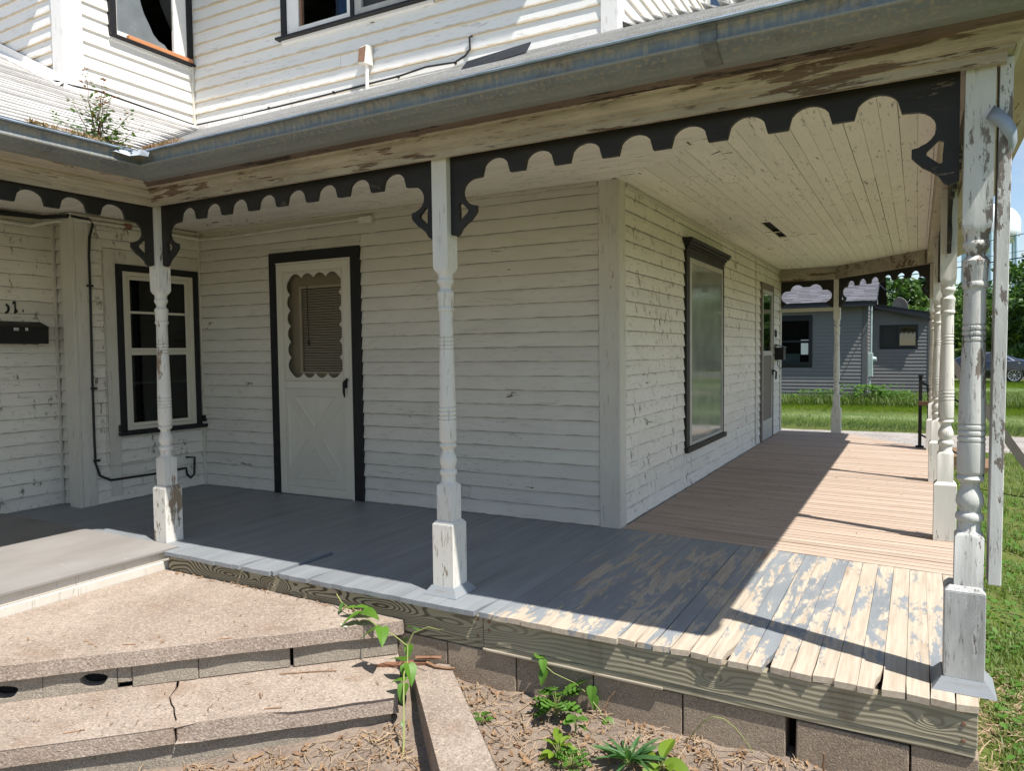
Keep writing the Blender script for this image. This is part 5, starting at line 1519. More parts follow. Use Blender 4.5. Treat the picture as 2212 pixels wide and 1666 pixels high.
tw = empty('water_tower', (12.6, 178.7, -.5), 'white water tower on pale blue legs in the sky beyond the porch', 'water tower')
TM = T((12.6, 178.7, 0))
prof = [(20.6, 1.0), (21.3, 2.4), (22.3, 4.2), (23.3, 5.1), (24.2, 5.3)] + [(26.0 + 4.2 * math.sin(a), 5.3 * math.cos(a)) for a in lin(0, PI / 2 - .02, 10)]
b = MB(TM); b.lathe(prof, 40); b.build('tank', M['tank'], tw, smooth=True)
for q in range(6):
    a = 2 * PI * q / 6 + .52
    b = MB(TM); b.tube([(5.35 * math.cos(a), 5.35 * math.sin(a), -.5), (5.0 * math.cos(a), 5.0 * math.sin(a), 24)], .34, 10); b.build('leg', M['towerleg'], tw, smooth=True)
b = MB(TM); b.tube([(0, 0, -.5), (0, 0, 21)], .6, 14); b.build('riser_pipe', M['towerleg'], tw, smooth=True)
def wire(p, d, t0, t1, sag, r, label, grp):
    b = MB(); P = []
    for i in range(21):
        t = t0 + (t1 - t0) * i / 20
        P.append((p[0] + d[0] * t, p[1] + d[1] * t, p[2] - sag * (1 - ((t - (t0 + t1) / 2) / ((t1 - t0) / 2)) ** 2) + sag))
    b.tube(P, r, 6); tag(b.build('power_line', M['cable']), label, 'power line', grp)
wire((4.5, 48.3, 7.2), (-.56, .83), -30, 60, .3, .02, 'highest thin power line crossing the sky right of the water tower', 'power lines')
wire((4.5, 48.3, 5.95), (-.62, .78), -30, 60, .3, .03, 'lowest and thickest power line crossing the sky right of the water tower', 'power lines')
wire((4.5, 48.3, 6.3), (-.60, .80), -30, 60, .3, .012, 'middle and thinnest power line crossing the sky right of the water tower', 'power lines')
b = MB(); P = [(-1.15, 26.4, 3.32), (-.9, 25.5, 3.02), (-.72, 24.8, 2.89), (-.5, 23.6, 2.88), (-.39, 22.7, 2.95), (-.2, 20.5, 3.3), (0, 17, 4.2), (.3, 12, 6)]
b.tube(P, .014, 6); tag(b.build('power_line', M['cable']), 'service wire drooping from the gable of the charcoal house', 'power line')
b = MB()
for q in range(10):
    b.box(-14 + q * 2.99, -14 + q * 2.99 + 2.97, 26.85, 28.35, -.56, -.455)
b = MB(); b.box(.75, 30, 26.8, 28.4, -.56, -.46); sw = tag(b.build('sidewalk', M['walk']), kind='structure')
SLB = MB().box(0, 1, 0, 1, -.02, 0).mesh('paving_slab', M['walk'])
for q in range(14): inst('paving_slab', SLB, sw, T((.76 + q * 1.22, 26.82, -.436)) @ Matrix.Diagonal((1.195, 1.56, 1, 1)))

# ================================================================== VEGETATION AND LITTER
def blades(name, pts, hgt, lean, wid, mat, seed=1, kind='stuff'):
    """grass: pts (N,3), one bent tapering blade per point"""
    r = np.random.default_rng(seed)
    n = len(pts)
    h = hgt * r.uniform(.55, 1.25, n)
    a = r.uniform(0, 2 * PI, n)
    d = np.stack([np.cos(a), np.sin(a), np.zeros(n)], 1)
    s = np.stack([-np.sin(a), np.cos(a), np.zeros(n)], 1)
    w_ = wid * r.uniform(.7, 1.3, n)
    l = lean * r.uniform(.2, 1.4, n)
    up_ = np.array([0, 0, 1.])
    base = pts
    mid = base + up_ * (h * .55)[:, None] + d * (h * l * .3)[:, None]
    tip = base + up_ * (h * (1 - .35 * l))[:, None] + d * (h * l)[:, None]
    v = np.empty((n, 5, 3))
    v[:, 0] = base - s * w_[:, None] / 2; v[:, 1] = base + s * w_[:, None] / 2
    v[:, 2] = mid + s * w_[:, None] * .42; v[:, 3] = mid - s * w_[:, None] * .42
    v[:, 4] = tip
    idx = np.arange(n)[:, None] * 5
    f = np.concatenate([idx + np.array([[0, 1, 2, 3]]), idx + np.array([[3, 2, 4]])], 1).ravel()
    cnt = np.tile([4, 3], n)
    me = np_mesh(name, v.reshape(-1, 3), f, cnt, mat)
    return tag(inst(name, me, None, Matrix.Identity(4)), kind=kind)
def scatter(x0, x1, y0, y1, n, seed, keep=None, zf=gz):
    r = np.random.default_rng(seed)
    P = np.stack([r.uniform(x0, x1, n), r.uniform(y0, y1, n)], 1)
    if keep is not None: P = P[[bool(keep(x, y)) for x, y in P]]
    return np.array([(x, y, zf(x, y)) for x, y in P])
def patch(x, y, s=1.7, t=.0):
    return math.sin(x * 3.1 * s + 1.3 * math.sin(y * 2.3 * s)) + math.sin(y * 4.7 * s + x * 1.9) > t
blades('grass', scatter(.30, 2.6, 2.3, 13.9, 26000, 1, lambda x, y: patch(x, y, 1.7, -.9)), .085, .9, .006, M['grass'], 1)
blades('grass', scatter(.3, 1.2, 2.5, 5.0, 5000, 21, lambda x, y: patch(x, y, 2.3, -.3)), .075, .9, .006, M['grass'], 31)
blades('grass', scatter(-4.5, 10, 16.4, 25.2, 42000, 2), .15, .8, .014, M['grass'], 2)
blades('grass', scatter(-4.5, 3, 23.3, 27.1, 12000, 22, lambda x, y: not (x < -1.35 and y > 25.2)), .34, .7, .014, M['grass'], 32)
blades('grass', scatter(.4, 11, 25.2, 26.8, 7000, 3), .14, .8, .016, M['grass'], 3)
blades('grass', scatter(.9, 14, 28.4, 41, 30000, 4), .20, .8, .026, M['grass'], 4)
blades('grass', scatter(-14, -4.5, 16.4, 25.2, 9000, 5), .2, .8, .02, M['grass'], 5)
blades('grass', scatter(2.6, 12, 2, 13.9, 12000, 6), .12, .9, .014, M['grass'], 6)

def leaf_outline(kind):
    if kind == 'heart':
        h = [(0, 0), (.10, -.06), (.24, -.02), (.33, .12), (.33, .28), (.26, .50), (.14, .76), (0, 1)]
    elif kind == 'oval':
        h = [(0, 0), (.14, .10), (.25, .30), (.28, .5), (.22, .74), (.10, .93), (0, 1)]
    elif kind == 'lance':
        h = [(0, 0), (.05, .06), (.085, .25), (.085, .5), (.05, .8), (0, 1)]
    elif kind == 'lobed':
        h = [(0, 0), (.04, .14), (.24, .12), (.14, .24), (.36, .30), (.33, .40), (.15, .38), (.33, .54), (.26, .62), (.12, .56), (.22, .76), (.12, .80), (.07, .76), (0, 1)]
    return h
def leaf_mesh(kind, mat, fold=.18, droop=.25):
    h = leaf_outline(kind)
    mid = [(0, y) for _, y in h]
    def Z(x, y): return abs(x) * fold * 1.6 - droop * y * y
    vs_, fs = [], []
    n = len(h)
    for s in (1, -1):
        b0 = len(vs_)
        vs_ += [(s * x, y, Z(x, y)) for x, y in h] + [(0, max(0, y), Z(0, y)) for x, y in h]
        for i in range(n - 1):
            fs.append((b0 + i, b0 + i + 1, b0 + n + i + 1, b0 + n + i) if s > 0 else (b0 + n + i, b0 + n + i + 1, b0 + i + 1, b0 + i))
    b = MB(); b.add(vs_, fs)
    me = b.mesh('leaf', mat, smooth='all')
    return me
LM = {'heart': leaf_mesh('heart', M['leaf']), 'heart_dark': leaf_mesh('heart', M['leaf_dark']), 'oval': leaf_mesh('oval', M['weed']), 'oval_y': leaf_mesh('oval', M['weed_yellow'], .3), 'lance': leaf_mesh('lance', M['weed_blue'], .3, .35), 'lobed': leaf_mesh('lobed', M['weed'], .12, .3), 'ground': leaf_mesh('oval', M['weed'], .2, .2)}
def leaf(me, parent, pos, az, size, pitch=0., roll=0., name='leaf'):
    """az: compass angle of the tip in the XY plane; pitch up"""
    return inst(name, me, parent, T(pos) @ RZ(az - PI / 2) @ Matrix.Rotation(pitch, 4, 'X') @ Matrix.Rotation(roll, 4, 'Y') @ Matrix.Diagonal((size, size, size, 1)))
# vine over the steps
vine = empty('vine', (-1.80, 2.27, -.45), 'bright green heart leaved vine climbing over the right ends of both steps', 'vine')
def stem(pts, r, parent, mat=None, name='stem'):
    b = MB(); b.tube(pts, r, 6); return b.build(name, mat or M['stem'], parent, smooth=True)
stem([(-1.80, 2.27, -.48), (-1.84, 2.34, -.40), (-1.93, 2.46, -.25), (-1.99, 2.54, -.22), (-2.03, 2.62, -.20), (-2.09, 2.70, -.17), (-2.07, 2.72, -.11), (-1.99, 2.73, -.07), (-1.92, 2.72, -.068), (-1.895, 2.72, -.06)], [.004, .004, .0035, .0035, .003, .003, .003, .003, .002, .001], vine)
stem([(-2.09, 2.70, -.17), (-2.14, 2.67, -.12), (-2.24, 2.66, -.085), (-2.34, 2.70, -.075), (-2.43, 2.745, -.08), (-2.52, 2.78, -.085), (-2.60, 2.81, -.075), (-2.66, 2.84, -.05)], .003, vine)
def az(dx, dy): return math.atan2(dy, dx)
TOC = az(.22, -1)                                    # roughly towards the viewer
for pos, a, s, pt, ro, dk in [((-2.575, 2.80, -.075), TOC - .2, .055, -.5, .3, 1), ((-2.475, 2.765, -.07), PI + .3, .075, .05, .1, 0), ((-2.47, 2.77, -.07), .35, .10, .15, -.15, 0), ((-2.385, 2.725, -.06), -.1, .115, .05, .1, 0), ((-2.385, 2.715, -.065), TOC - .95, .115, -.25, .2, 0),
                              ((-2.215, 2.645, -.085), TOC - 1.25, .105, -.3, .2, 0), ((-2.20, 2.645, -.08), TOC + .55, .10, -.45, -.2, 0), ((-2.10, 2.715, -.135), PI * .95, .055, -.9, .0, 1), ((-2.065, 2.735, -.10), PI - .5, .085, .1, .5, 1), ((-2.085, 2.71, -.165), TOC, .068, -1.0, 0, 0),
                              ((-2.045, 2.615, -.20), PI - .1, .095, .1, .2, 0), ((-2.01, 2.60, -.20), -.6, .10, -.7, -.3, 0), ((-2.03, 2.60, -.21), TOC + .2, .06, -.9, 0, 0), ((-1.965, 2.515, -.235), PI + .2, .085, -.05, .1, 0), ((-1.955, 2.50, -.24), TOC, .08, -.75, 0, 0), ((-1.88, 2.39, -.34), TOC + .3, .03, -.5, 0, 1)]:
    leaf(LM['heart_dark' if dk else 'heart'], vine, pos, a, s, pt, ro)
# plants in the dirt by the foundation
def plant(label, x, y, me, n, size, spread, pitch, group=None, height=.0, cat='weed', name='weed', sd=0, rz=None):
    rr = random.Random(sd + int(abs(x * 1000)))
    z = dz(x, y) + .014
    p = empty(name, (x, y, z), label, cat, group)
    b = MB()
    for i in range(n):
        a = 2 * PI * i / n * 1.618 * 1.3 + rr.uniform(-.3, .3)
        hh = height * rr.uniform(.25, 1)
        r_ = spread * rr.uniform(.2, 1) * .35
        e = Vector((x + r_ * math.cos(a), y + r_ * math.sin(a), z + hh + .006))
        b.tube([(x, y, z - .01), (x + r_ * .4 * math.cos(a), y + r_ * .4 * math.sin(a), z + hh * .7), e], .0016, 5)
        leaf(me, p, e, a, size * rr.uniform(.7, 1.2), rr.uniform(*pitch), rr.uniform(-.3, .3))
    b.build('stem', M['stem'], p)
    return p
plant('lobed bright green ragweed against the cinder blocks right of the curb', -1.35, 2.78, LM['lobed'], 16, .09, .12, (-.1, .7), height=.10)
plant('low round leaved yellow green weed in the dirt in front of the ragweed', -1.235, 2.56, LM['oval_y'], 13, .065, .08, (.0, .8), height=.045)
plant('tiny leaved green weed clump at the bottom edge of the dirt bed', -1.15, 2.50, LM['lobed'], 24, .045, .14, (.1, .9), height=.06)
plant('bluish green narrow leaved clump right of the wood stick in the dirt', -.955, 2.60, LM['lance'], 34, .13, .09, (.15, 1.1), height=.03)
plant('yellow green broad leaved seedling at the bottom right of the dirt bed', -.83, 2.62, LM['oval_y'], 5, .10, .05, (-.1, .7), height=.05)
plant('small upright seedling left of the white scrap in the dirt', -1.215, 2.68, LM['oval'], 6, .06, .04, (-.2, .5), height=.09)
plant('tiny seedling between the ragweed and the curb', -1.62, 2.60, LM['lobed'], 7, .04, .05, (.1, .7), height=.03)
plant('small green tuft low beside the concrete curb', -1.50, 2.36, LM['lance'], 8, .07, .05, (.4, 1.1), height=.02)
plant('little green shoot at the left end of the upper riser', -3.42, 1.62, LM['oval'], 4, .05, .02, (-.1, .6), height=.03)
# second vine against the blocks
v2 = empty('vine', (-1.12, 2.80, -.39), 'heart leaved vine shoot lying against the cinder blocks above the wood stick', 'vine')
stem([(-1.12, 2.80, -.385), (-1.17, 2.84, -.33), (-1.25, 2.86, -.27), (-1.30, 2.865, -.245), (-1.40, 2.86, -.22), (-1.455, 2.85, -.18)], .0022, v2)
for pos, a, s, pt, ro in [((-1.285, 2.855, -.245), TOC - 1.1, .095, -.35, .2), ((-1.275, 2.86, -.24), .6, .10, .6, -.1), ((-1.215, 2.86, -.24), TOC, .07, -1.1, 0), ((-1.205, 2.86, -.28), TOC + .2, .06, -1.1, 0), ((-1.14, 2.82, -.35), -.3, .075, -.4, .2), ((-1.13, 2.80, -.37), TOC, .08, -.5, 0), ((-1.46, 2.85, -.16), PI - .8, .08, .3, 0), ((-1.45, 2.85, -.165), TOC + .4, .06, -.9, 0), ((-1.44, 2.85, -.21), TOC - .3, .07, -.9, 0)]:
    leaf(LM['heart'], v2, pos, a, s, pt, ro)
b = MB(); P = [(-.80 + .04 * i, 2.85 - .05 * math.sin(i * .5) , -.385 + .17 * math.sin(min(i, 7) * .45)) for i in range(9)]
b.tube(P, .002, 6); tag(b.build('tendril', M['stem'], smooth=True), 'thin green tendril arching in front of the cinder blocks', 'tendril')

# litter: dry straw, dead leaves
def straw(name, pts, length, wid, mat, seed, lift=.012, up_amt=.25):
    r = np.random.default_rng(seed)
    n = len(pts)
    L_ = length * r.uniform(.35, 1.5, n); a = r.uniform(0, 2 * PI, n); bend = r.uniform(-.9, .9, n)
    k = 5
    t = np.linspace(-.5, .5, k)
    v = np.empty((n, k, 2, 3))
    ph = r.uniform(0, 1, n)
    for i in range(k):
        ang = a + bend * t[i]
        cx = pts[:, 0] + np.cos(a + bend * t[i] * .5) * L_ * t[i]; cy = pts[:, 1] + np.sin(a + bend * t[i] * .5) * L_ * t[i]
        z = pts[:, 2] + lift * r.uniform(.2, 1.6, n) + np.abs(t[i] + ph - .5) * L_ * up_amt * ph
        w_ = wid * (1 - abs(t[i]) * .9)
        tw = r.uniform(0, 1.2, n)
        for q, sg in enumerate((-1, 1)):
            v[:, i, q, 0] = cx - np.sin(ang) * sg * w_; v[:, i, q, 1] = cy + np.cos(ang) * sg * w_; v[:, i, q, 2] = z + sg * w_ * np.sin(tw)
    idx = (np.arange(n) * k * 2)[:, None, None] + (np.arange(k - 1) * 2)[None, :, None] + np.array([0, 1, 3, 2])[None, None, :]
    me = np_mesh(name, v.reshape(-1, 3), idx.ravel(), np.full(n * (k - 1), 4), mat)
    return tag(inst(name, me, None, Matrix.Identity(4)), kind='stuff')
def in_bed(x, y):
    s, q = W2D(x, y)
    return s > .65 or y < 0
def left_bed(x, y):
    s, q = W2D(x, y)
    return s < .40 and q < 3.16 and q > 2.3
bedz = lambda x, y: dz(x, y) + .016
straw('dry_straw', scatter(-2.0, .3, 1.3, 2.86, 3000, 11, in_bed, bedz), .08, .0019, M['straw'], 12)
straw('dry_straw', scatter(-2.9, -1.2, 1.2, 2.5, 2200, 13, left_bed, bedz), .08, .0019, M['straw'], 14)
straw('dead_leaves', scatter(-2.0, .3, 1.3, 2.86, 1900, 15, in_bed, bedz), .026, .006, M['deadleaf'], 16, .01, .3)
straw('dead_leaves', scatter(-2.9, -1.2, 1.2, 2.5, 1300, 17, left_bed, bedz), .028, .006, M['deadleaf'], 18, .01, .3)
straw('dry_straw', scatter(.22, .8, 2.6, 4.2, 1300, 19, None, bedz), .07, .002, M['straw'], 20)
# ground cover leaves on the lawn beside the porch
P = scatter(.30, 1.6, 2.9, 9.5, 5200, 41, lambda x, y: patch(x, y, 2.1, -.55))
r_ = np.random.default_rng(5)
ol = np.array([(0, 0), (.24, .3), (.22, .7), (0, 1), (-.22, .7), (-.24, .3)])
n = len(P); a = r_.uniform(0, 2 * PI, n); sz = r_.uniform(.022, .055, n); ti = r_.uniform(-.35, .6, n)
v = np.empty((n, 6, 3))
for i, (ox, oy) in enumerate(ol):
    v[:, i, 0] = P[:, 0] + sz * (ox * -np.sin(a) + oy * np.cos(a) * np.cos(ti)); v[:, i, 1] = P[:, 1] + sz * (ox * np.cos(a) + oy * np.sin(a) * np.cos(ti))
    v[:, i, 2] = P[:, 2] + .03 + r_.uniform(0, .0, n) + sz * oy * np.sin(ti) + abs(ox) * sz * .4 + (np.arange(n) % 7) * .005
me = np_mesh('ground_cover', v.reshape(-1, 3), np.arange(n * 6), np.full(n, 6), M['weed'])
tag(inst('ground_cover', me, None, Matrix.Identity(4)), kind='stuff')

# single scraps
def scrap(name, pts, loc, rz, th, mat, label, cat, tilt=0., group=None):
    b = MB(T(loc) @ RZ(rz) @ Matrix.Rotation(tilt, 4, 'X')); b.prism(pts, 0, th, 'z'); return tag(b.build(name, mat, bevel=th * .2), label, cat, group)
shp = [(-.5, -.2), (-.1, -.34), (.4, -.22), (.52, .1), (.2, .32), (-.35, .25)]
def sc(k, q=1): return [(a * k, c * k * q) for a, c in shp]
scrap('white_scrap', sc(.055), (-1.165, 2.735, -.40), .4, .004, M['shell'], 'white scrap lying beside the wood stick in the dirt', 'scrap', .3)
scrap('white_scrap', sc(.05, .6), (-1.235, 2.45, -.435), .1, .004, M['shell'], 'white scrap at the bottom edge of the dirt bed', 'scrap', .1)
scrap('white_scrap', sc(.035), (-1.36, 2.50, -.425), 1.1, .004, M['shell'], 'small white scrap in the dirt near the curb', 'scrap', .2)
scrap('white_scrap', sc(.04), (-1.87, 1.97, -.492), .8, .004, M['shell'], 'white scrap in the litter left of the curb', 'scrap', .2)
scrap('pale_leaf', sc(.06, .5), (-2.445, 2.655, -.1195), -.3, .002, plain('pale dry leaf', (.62, .60, .50), .7), 'pale dry leaf on the top slab under the vine', 'leaf')
scrap('wood_stick', [(-.11, -.009), (.10, -.012), (.115, .006), (-.10, .010)], (-1.12, 2.715, -.395), -.55, .008, M['twig'], 'flat grey brown wood stick in the dirt', 'stick')
scrap('bark_piece', [(-.13, -.006), (-.05, -.016), (.02, -.022), (.07, -.012), (.12, -.016), (.13, .004), (.05, .014), (-.02, .008), (-.08, .012)], (-2.165, 2.755, -.297), .62, .012, wood('reddish bark', (.24, .115, .07), (.15, .07, .045), 'x'), 'reddish strip of bark on the lower step by the vine', 'bark', .15)
scrap('bark_piece', [(-.06, -.012), (.02, -.018), (.065, -.004), (.05, .016), (-.01, .01), (-.05, .014)], (-2.06, 2.82, -.27), .5, .01, wood('pale red bark', (.30, .16, .095), (.2, .10, .06), 'x'), 'short curled bark piece against the cinder blocks', 'bark', -.6)
def twig(pts, r, label, cat='twig', grp=None):
    b = MB(); b.tube(pts, r, 6); return tag(b.build('twig', M['twig'], smooth=True), label, cat, grp)
twig([(-2.06, 2.81, -.285), (-2.0, 2.80, -.29), (-1.94, 2.815, -.292), (-1.91, 2.83, -.29)], [.008, .007, .006, .005], 'thick brown twig at the top of the concrete curb')
twig([(-2.62, 2.40, -.296), (-2.50, 2.49, -.295), (-2.40, 2.55, -.292)], .003, 'long thin twig on the lower step near the riser joint')
twig([(-2.55, 2.22, -.297), (-2.51, 2.19, -.296)], .004, 'short thick twig in the middle of the lower step')
twig([(-2.42, 2.13, -.297), (-2.36, 2.17, -.296)], .0025, 'short thin twig near the front of the lower step')
twig([(-2.98, 1.60, -.296), (-2.93, 1.66, -.295)], .0025, 'twig on the left part of the lower step')
twig([(-1.14, 2.84, -.39), (-1.155, 2.85, -.32), (-1.135, 2.855, -.27), (-1.11, 2.86, -.24)], [.004, .003, .003, .002], 'dead stalk standing in front of the cinder blocks')
twig([(-3.20, 2.0, -.119), (-3.15, 2.03, -.118)], .003, 'dark twig on the left part of the top slab')
twig([(-2.86, 2.25, -.119), (-2.81, 2.29, -.118)], .003, 'dark twig in the middle of the top slab')
twig([(-.28, 2.885, -.42), (-.285, 2.84, -.33), (-.28, 2.82, -.27)], [.005, .004, .003], 'brown stalk standing by the gap in the cinder blocks')
# loose crumbs on the steps
straw('leaf_crumbs', np.array([(*dg(s, k), -.118) for s, k in zip(RNG.uniform(-1.7, .3, 55), RNG.uniform(5.12, 5.6, 55)) if dg(s, k)[0] > -4.05 and dg(s, k)[1] < 2.82]), .022, .0025, M['deadleaf'], 61, .004, .05)
straw('leaf_crumbs', np.array([(*dg(s, k), -.296) for s, k in zip(RNG.uniform(-1.6, .32, 60), RNG.uniform(4.56, 4.98, 60))]), .03, .002, M['deadleaf'], 62, .004, .05)
straw('leaf_crumbs', np.array([(x, 2.868 - random.uniform(.0, .05), -.118) for x in RNG.uniform(-4.0, -2.4, 90)]), .025, .003, M['deadleaf'], 63, .005, .2)
straw('leaf_crumbs', np.array([(x, y, .002) for x, y in zip(RNG.uniform(-1.7, .1, 60), RNG.uniform(4.7, 10, 60))]), .025, .003, M['deadleaf'], 64, .003, .1)

# sapling and debris in the gutter corner
sap = empty('sapling', (-3.985, 2.45, 2.36), 'wild leafy sapling growing out of the clogged roof gutter', 'sapling')
rr = random.Random(4)
LV = []
base = Vector((-3.985, 2.45, 2.33))
LR = []
for i, (dx, dy, hh) in enumerate([(-.06, -.02, .46), (.02, .03, .40), (.07, .05, .33), (-.12, -.06, .30), (.16, .11, .24), (-.19, -.11, .22), (.03, -.05, .27), (-.05, .06, .36), (.21, .14, .15), (-.22, -.05, .16), (.12, -.02, .3)]):
    P = [base + Vector((rr.uniform(-.02, .02), rr.uniform(-.03, .03), 0))]
    m_ = 9
    for k in range(1, m_ + 1):
        t = k / m_
        P.append(base + Vector((dx * t ** 1.3 + rr.uniform(-.006, .006), dy * t ** 1.3 + rr.uniform(-.006, .006), hh * t)))
    stem(P, [.0045 * (1 - .8 * k / m_) for k in range(m_ + 1)], sap, M['stem_red'])
    for k in range(2, m_ + 1):
        t = k / m_
        for q in range(5 if t < .75 else 4):
            a = rr.uniform(0, 2 * PI)
            bl = rr.uniform(.02, .09) * (1.15 - t * .9)
            for j in (1, .6):
                e = P[k] + Vector((math.cos(a) * bl * j, math.sin(a) * bl * j, rr.uniform(-.01, .02)))
                (LR if (t > .72 and hh > .3 and rr.random() < .75) or rr.random() < .08 else LV).append((e, a + rr.uniform(-.7, .7), rr.uniform(.026, .05) * (1.1 - .45 * t)))
def leaf_cloud(name, lst, mat, parent):
    b = MB()
    for e, a, s in lst:
        d = Vector((math.cos(a), math.sin(a), random.uniform(-.4, .4))) * s
        n_ = Vector((-math.sin(a), math.cos(a), random.uniform(-.5, .5))) * s * .22
        b.quad(e, e + d * .5 + n_, e + d, e + d * .5 - n_)
    return tag(b.build(name, mat, parent), kind='stuff')
leaf_cloud('foliage', LV, M['sap'], sap); leaf_cloud('young_foliage', LR, M['sap_red'], sap)
gutz = lambda x, y: 2.352 + max(0, min(.03, .12 * (-3.95 - x) if y < 2.5 else .1 * (y - 2.66)))
dp = np.array([(-3.93 - abs(r1) * .08, 2.62 - abs(r2) * .55, 2.362) for r1, r2 in RNG.uniform(-1, 1, (900, 2))] + [(-3.9 + abs(r2) * .30, 2.66 + abs(r1) * .07, 2.364) for r1, r2 in RNG.uniform(-1, 1, (500, 2))])
straw('gutter_debris', dp, .06, .0022, M['deadleaf'], 71, .035, .35)
straw('gutter_debris', np.array([(-3.90 + random.uniform(-.03, .02), 2.05 + random.uniform(0, .45), 2.375) for _ in range(70)]), .06, .004, M['straw'], 72, .02, .4)
b = MB(); b.box(-4.03, -3.912, 1.95, 2.78, 2.315, 2.362); b.box(-3.911, -3.62, 2.66, 2.78, 2.315, 2.362); tag(b.build('gutter_soil', plain('black leaf mould', (.035, .025, .02), .95, bump=.8)), kind='stuff')
b = MB()
st = [(-3.93, 2.44, 2.385), (-3.88, 2.50, 2.40), (-3.85, 2.56, 2.375), (-3.82, 2.60, 2.395), (-3.76, 2.61, 2.37)]
vs_ = []
for i, (x, y, z) in enumerate(st): vs_ += [(x - .025, y + .03, z - .01 + .012 * (-1) ** i), (x, y, z - .015), (x + .018, y - .022, z - .045 - .01 * (i % 2))]
b.add(vs_, [(3 * i + j, 3 * i + 1 + j, 3 * i + 4 + j, 3 * i + 3 + j) for i in range(4) for j in (0, 1)])
o = tag(b.build('flashing_scrap', M['metal']), 'crumpled grey metal scrap hanging over the gutter corner', 'metal scrap'); o.modifiers.new('s', 'SOLIDIFY').thickness = .003

# ------------------------------------------------------------------ trees
def tree(name, x, y, h, rad, mat, label, cat='tree', group=None, n=5200, ls=.32, conifer=False, low=.06, seed=0):
    r = np.random.default_rng(100 + seed)
    root = empty(name, (x, y, -.5), label, cat, group)
    b = MB(); b.tube([(x, y, -.6), (x + .1, y, h * .35), (x, y + .1, h * .8)], [h * .028, h * .018, h * .005], 8)
    for q in range(7):
        a = q * 2.4; z0 = h * (.18 + .08 * q)
        b.tube([(x, y, z0), (x + rad * .35 * math.cos(a), y + rad * .35 * math.sin(a), z0 + h * .12), (x + rad * .7 * math.cos(a), y + rad * .7 * math.sin(a), z0 + h * .2)], [h * .01, h * .006, h * .002], 6)
    b.build('trunk', M['bark'], root, smooth=True)
    nc = 80
    if conifer:
        zc = r.uniform(0, 1, nc); rr_ = rad * (1 - zc) * np.sqrt(r.uniform(.2, 1, nc)); cz = low * h + zc * h * (1 - low)
        cr = rad * .22 * (1.15 - zc)
    else:
        u = r.uniform(-1, 1, nc); cz = h * (low + (1 - low) * (.5 + .5 * u) * .93); prof_ = np.sqrt(np.clip(1 - (u * .93 - .05) ** 2, .05, 1)); rr_ = rad * prof_ * np.sqrt(r.uniform(.25, 1, nc)); cr = rad * r.uniform(.16, .34, nc)
    ca = r.uniform(0, 2 * PI, nc)
    C = np.stack([x + rr_ * np.cos(ca), y + rr_ * np.sin(ca), cz - .5], 1)
    k = r.integers(0, nc, n)
    d = r.normal(size=(n, 3)); d /= np.linalg.norm(d, axis=1)[:, None]
    p = C[k] + d * (cr[k] * r.uniform(.6, 1.05, n))[:, None] * np.array([1, 1, .75])
    p[:, 2] = np.maximum(p[:, 2], -.45)
    nn = d + r.normal(scale=.7, size=(n, 3)); nn /= np.linalg.norm(nn, axis=1)[:, None]
    t1 = np.cross(nn, r.normal(size=(n, 3))); t1 /= np.linalg.norm(t1, axis=1)[:, None]; t2 = np.cross(nn, t1)
    s = ls * r.uniform(.5, 1.2, n)[:, None]
    v = np.stack([p - t1 * s, p - t2 * s * .5, p + t1 * s, p + t2 * s * .5], 1)
    me = np_mesh('crown', v.reshape(-1, 3), np.arange(n * 4), np.full(n, 4), mat)
    inst('crown', me, root, Matrix.Identity(4))
    return root
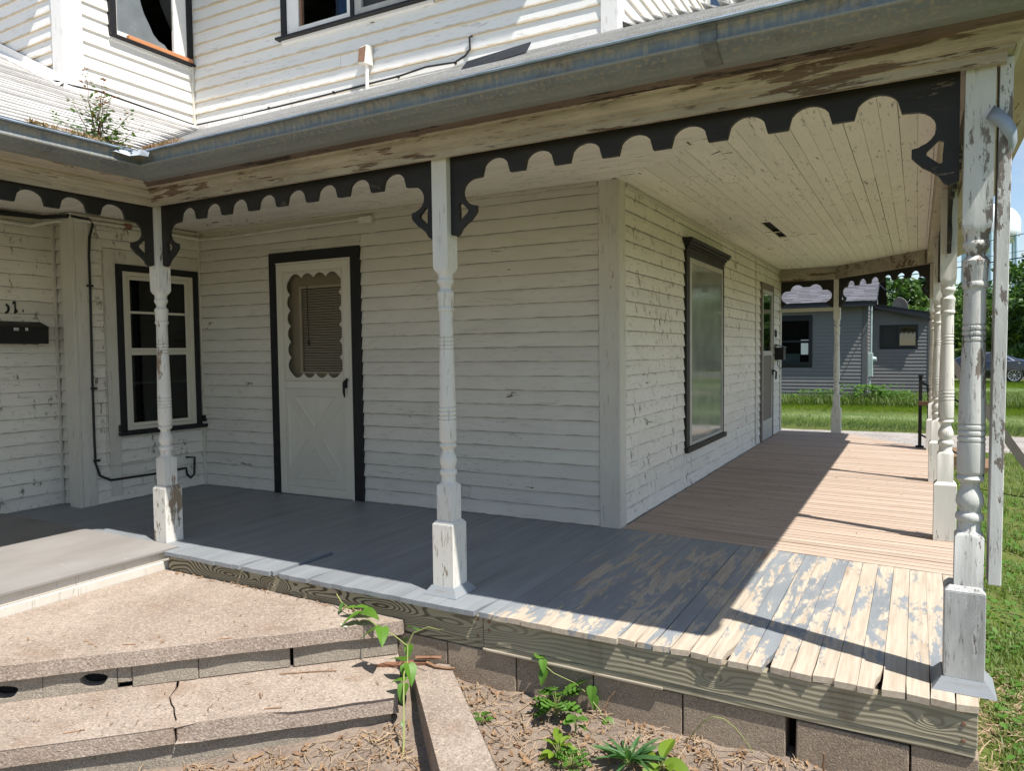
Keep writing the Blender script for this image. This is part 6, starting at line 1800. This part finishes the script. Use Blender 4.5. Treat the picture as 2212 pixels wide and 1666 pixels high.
TR = [('broadleaf_tree', -6.5, 82, 9.0, 5.0, 'tree_a', 'leftmost broad green tree rising behind the charcoal house roof'),
      ('broadleaf_tree', -2.6, 79, 8.0, 3.6, 'tree_a', 'round green tree directly behind the satellite dish'),
      ('pine_tree', .5, 81, 9.2, 2.4, 'tree_c', 'dark pointed conifer beside the round tree'),
      ('broadleaf_tree', 1.6, 74, 5.6, 2.8, 'tree_b', 'small yellow green tree below the conifer'),
      ('broadleaf_tree', 4.2, 86, 7.6, 4.0, 'tree_a', 'green tree seen between the turned posts under the blue tower leg'),
      ('broadleaf_tree', 8.2, 80, 9.6, 4.4, 'tree_a', 'tall green tree just right of the nailed plank'),
      ('broadleaf_tree', 12.2, 80, 10.4, 4.8, 'tree_b', 'tall yellow green tree at the right edge behind the car'),
      ('broadleaf_tree', 17.5, 84, 11, 5.5, 'tree_a', 'broad green tree beyond the right edge of the car'),
      ('bushy_tree', 4.5, 62, 4.9, 3.0, 'tree_b', 'low bushy tree behind the front of the car'),
      ('bushy_tree', 7.4, 58, 5.2, 2.9, 'tree_a', 'dense dark bush right behind the car boot'),
      ('bushy_tree', 11.2, 60, 5.4, 3.2, 'tree_a', 'dense bush at the right edge of the street'),
      ('bushy_tree', .2, 66, 4.4, 3.2, 'tree_a', 'low bush behind the charcoal house wing'),
      ('broadleaf_tree', -14, 86, 11, 6, 'tree_a', 'broad tree hidden behind the old white house'),
      ('bushy_tree', 15.5, 60, 5.6, 3.4, 'tree_b', 'yellow green bush far right beyond the street')]
for i, (nm, x, y, h, rad, m, lab) in enumerate(TR):
    tree(nm, x, y, h + .5, rad, M[m], lab, 'tree' if nm != 'bushy_tree' else 'bush', 'trees beyond the street', n=5200 if y > 70 else 6500, ls=.30 if y > 70 else .24, conifer=nm == 'pine_tree', low=.02 if nm == 'bushy_tree' else .10, seed=i)
# tall weeds at the foot of the charcoal house
rr = np.random.default_rng(9)
P = []
for cx, cy, k in ((-1.25, 24.4, 420), (-.5, 24.6, 260), (-2.6, 24.7, 200)):
    root = empty('tall_weeds', (cx, cy, -.5), {-1.25: 'tall leafy weeds below the electric meter of the charcoal house', -.5: 'tall leafy weeds below the small slider window', -2.6: 'low leafy weeds below the big window of the charcoal house'}[cx], 'weeds', 'weeds along the charcoal house')
    hh = .62 if cx == -1.25 else .42
    p = np.stack([rr.normal(cx, .38, k), rr.normal(cy, .25, k), -.5 + hh * rr.uniform(.1, 1, k)], 1)
    b = MB()
    for q in p[:60]: b.tube([(q[0], q[1], -.5), tuple(q)], .006, 4)
    b.build('stem', M['stem'], root)
    b = MB()
    for q in p:
        a = rr.uniform(0, 2 * PI); s = rr.uniform(.06, .13); e = Vector(q)
        d = Vector((math.cos(a), math.sin(a), rr.uniform(-.3, .5))) * s; n_ = Vector((-math.sin(a), math.cos(a), rr.uniform(-.4, .4))) * s * .35
        b.quad(e - d, e - n_, e + d, e + n_)
    tag(b.build('foliage', M['weed'], root), kind='stuff')
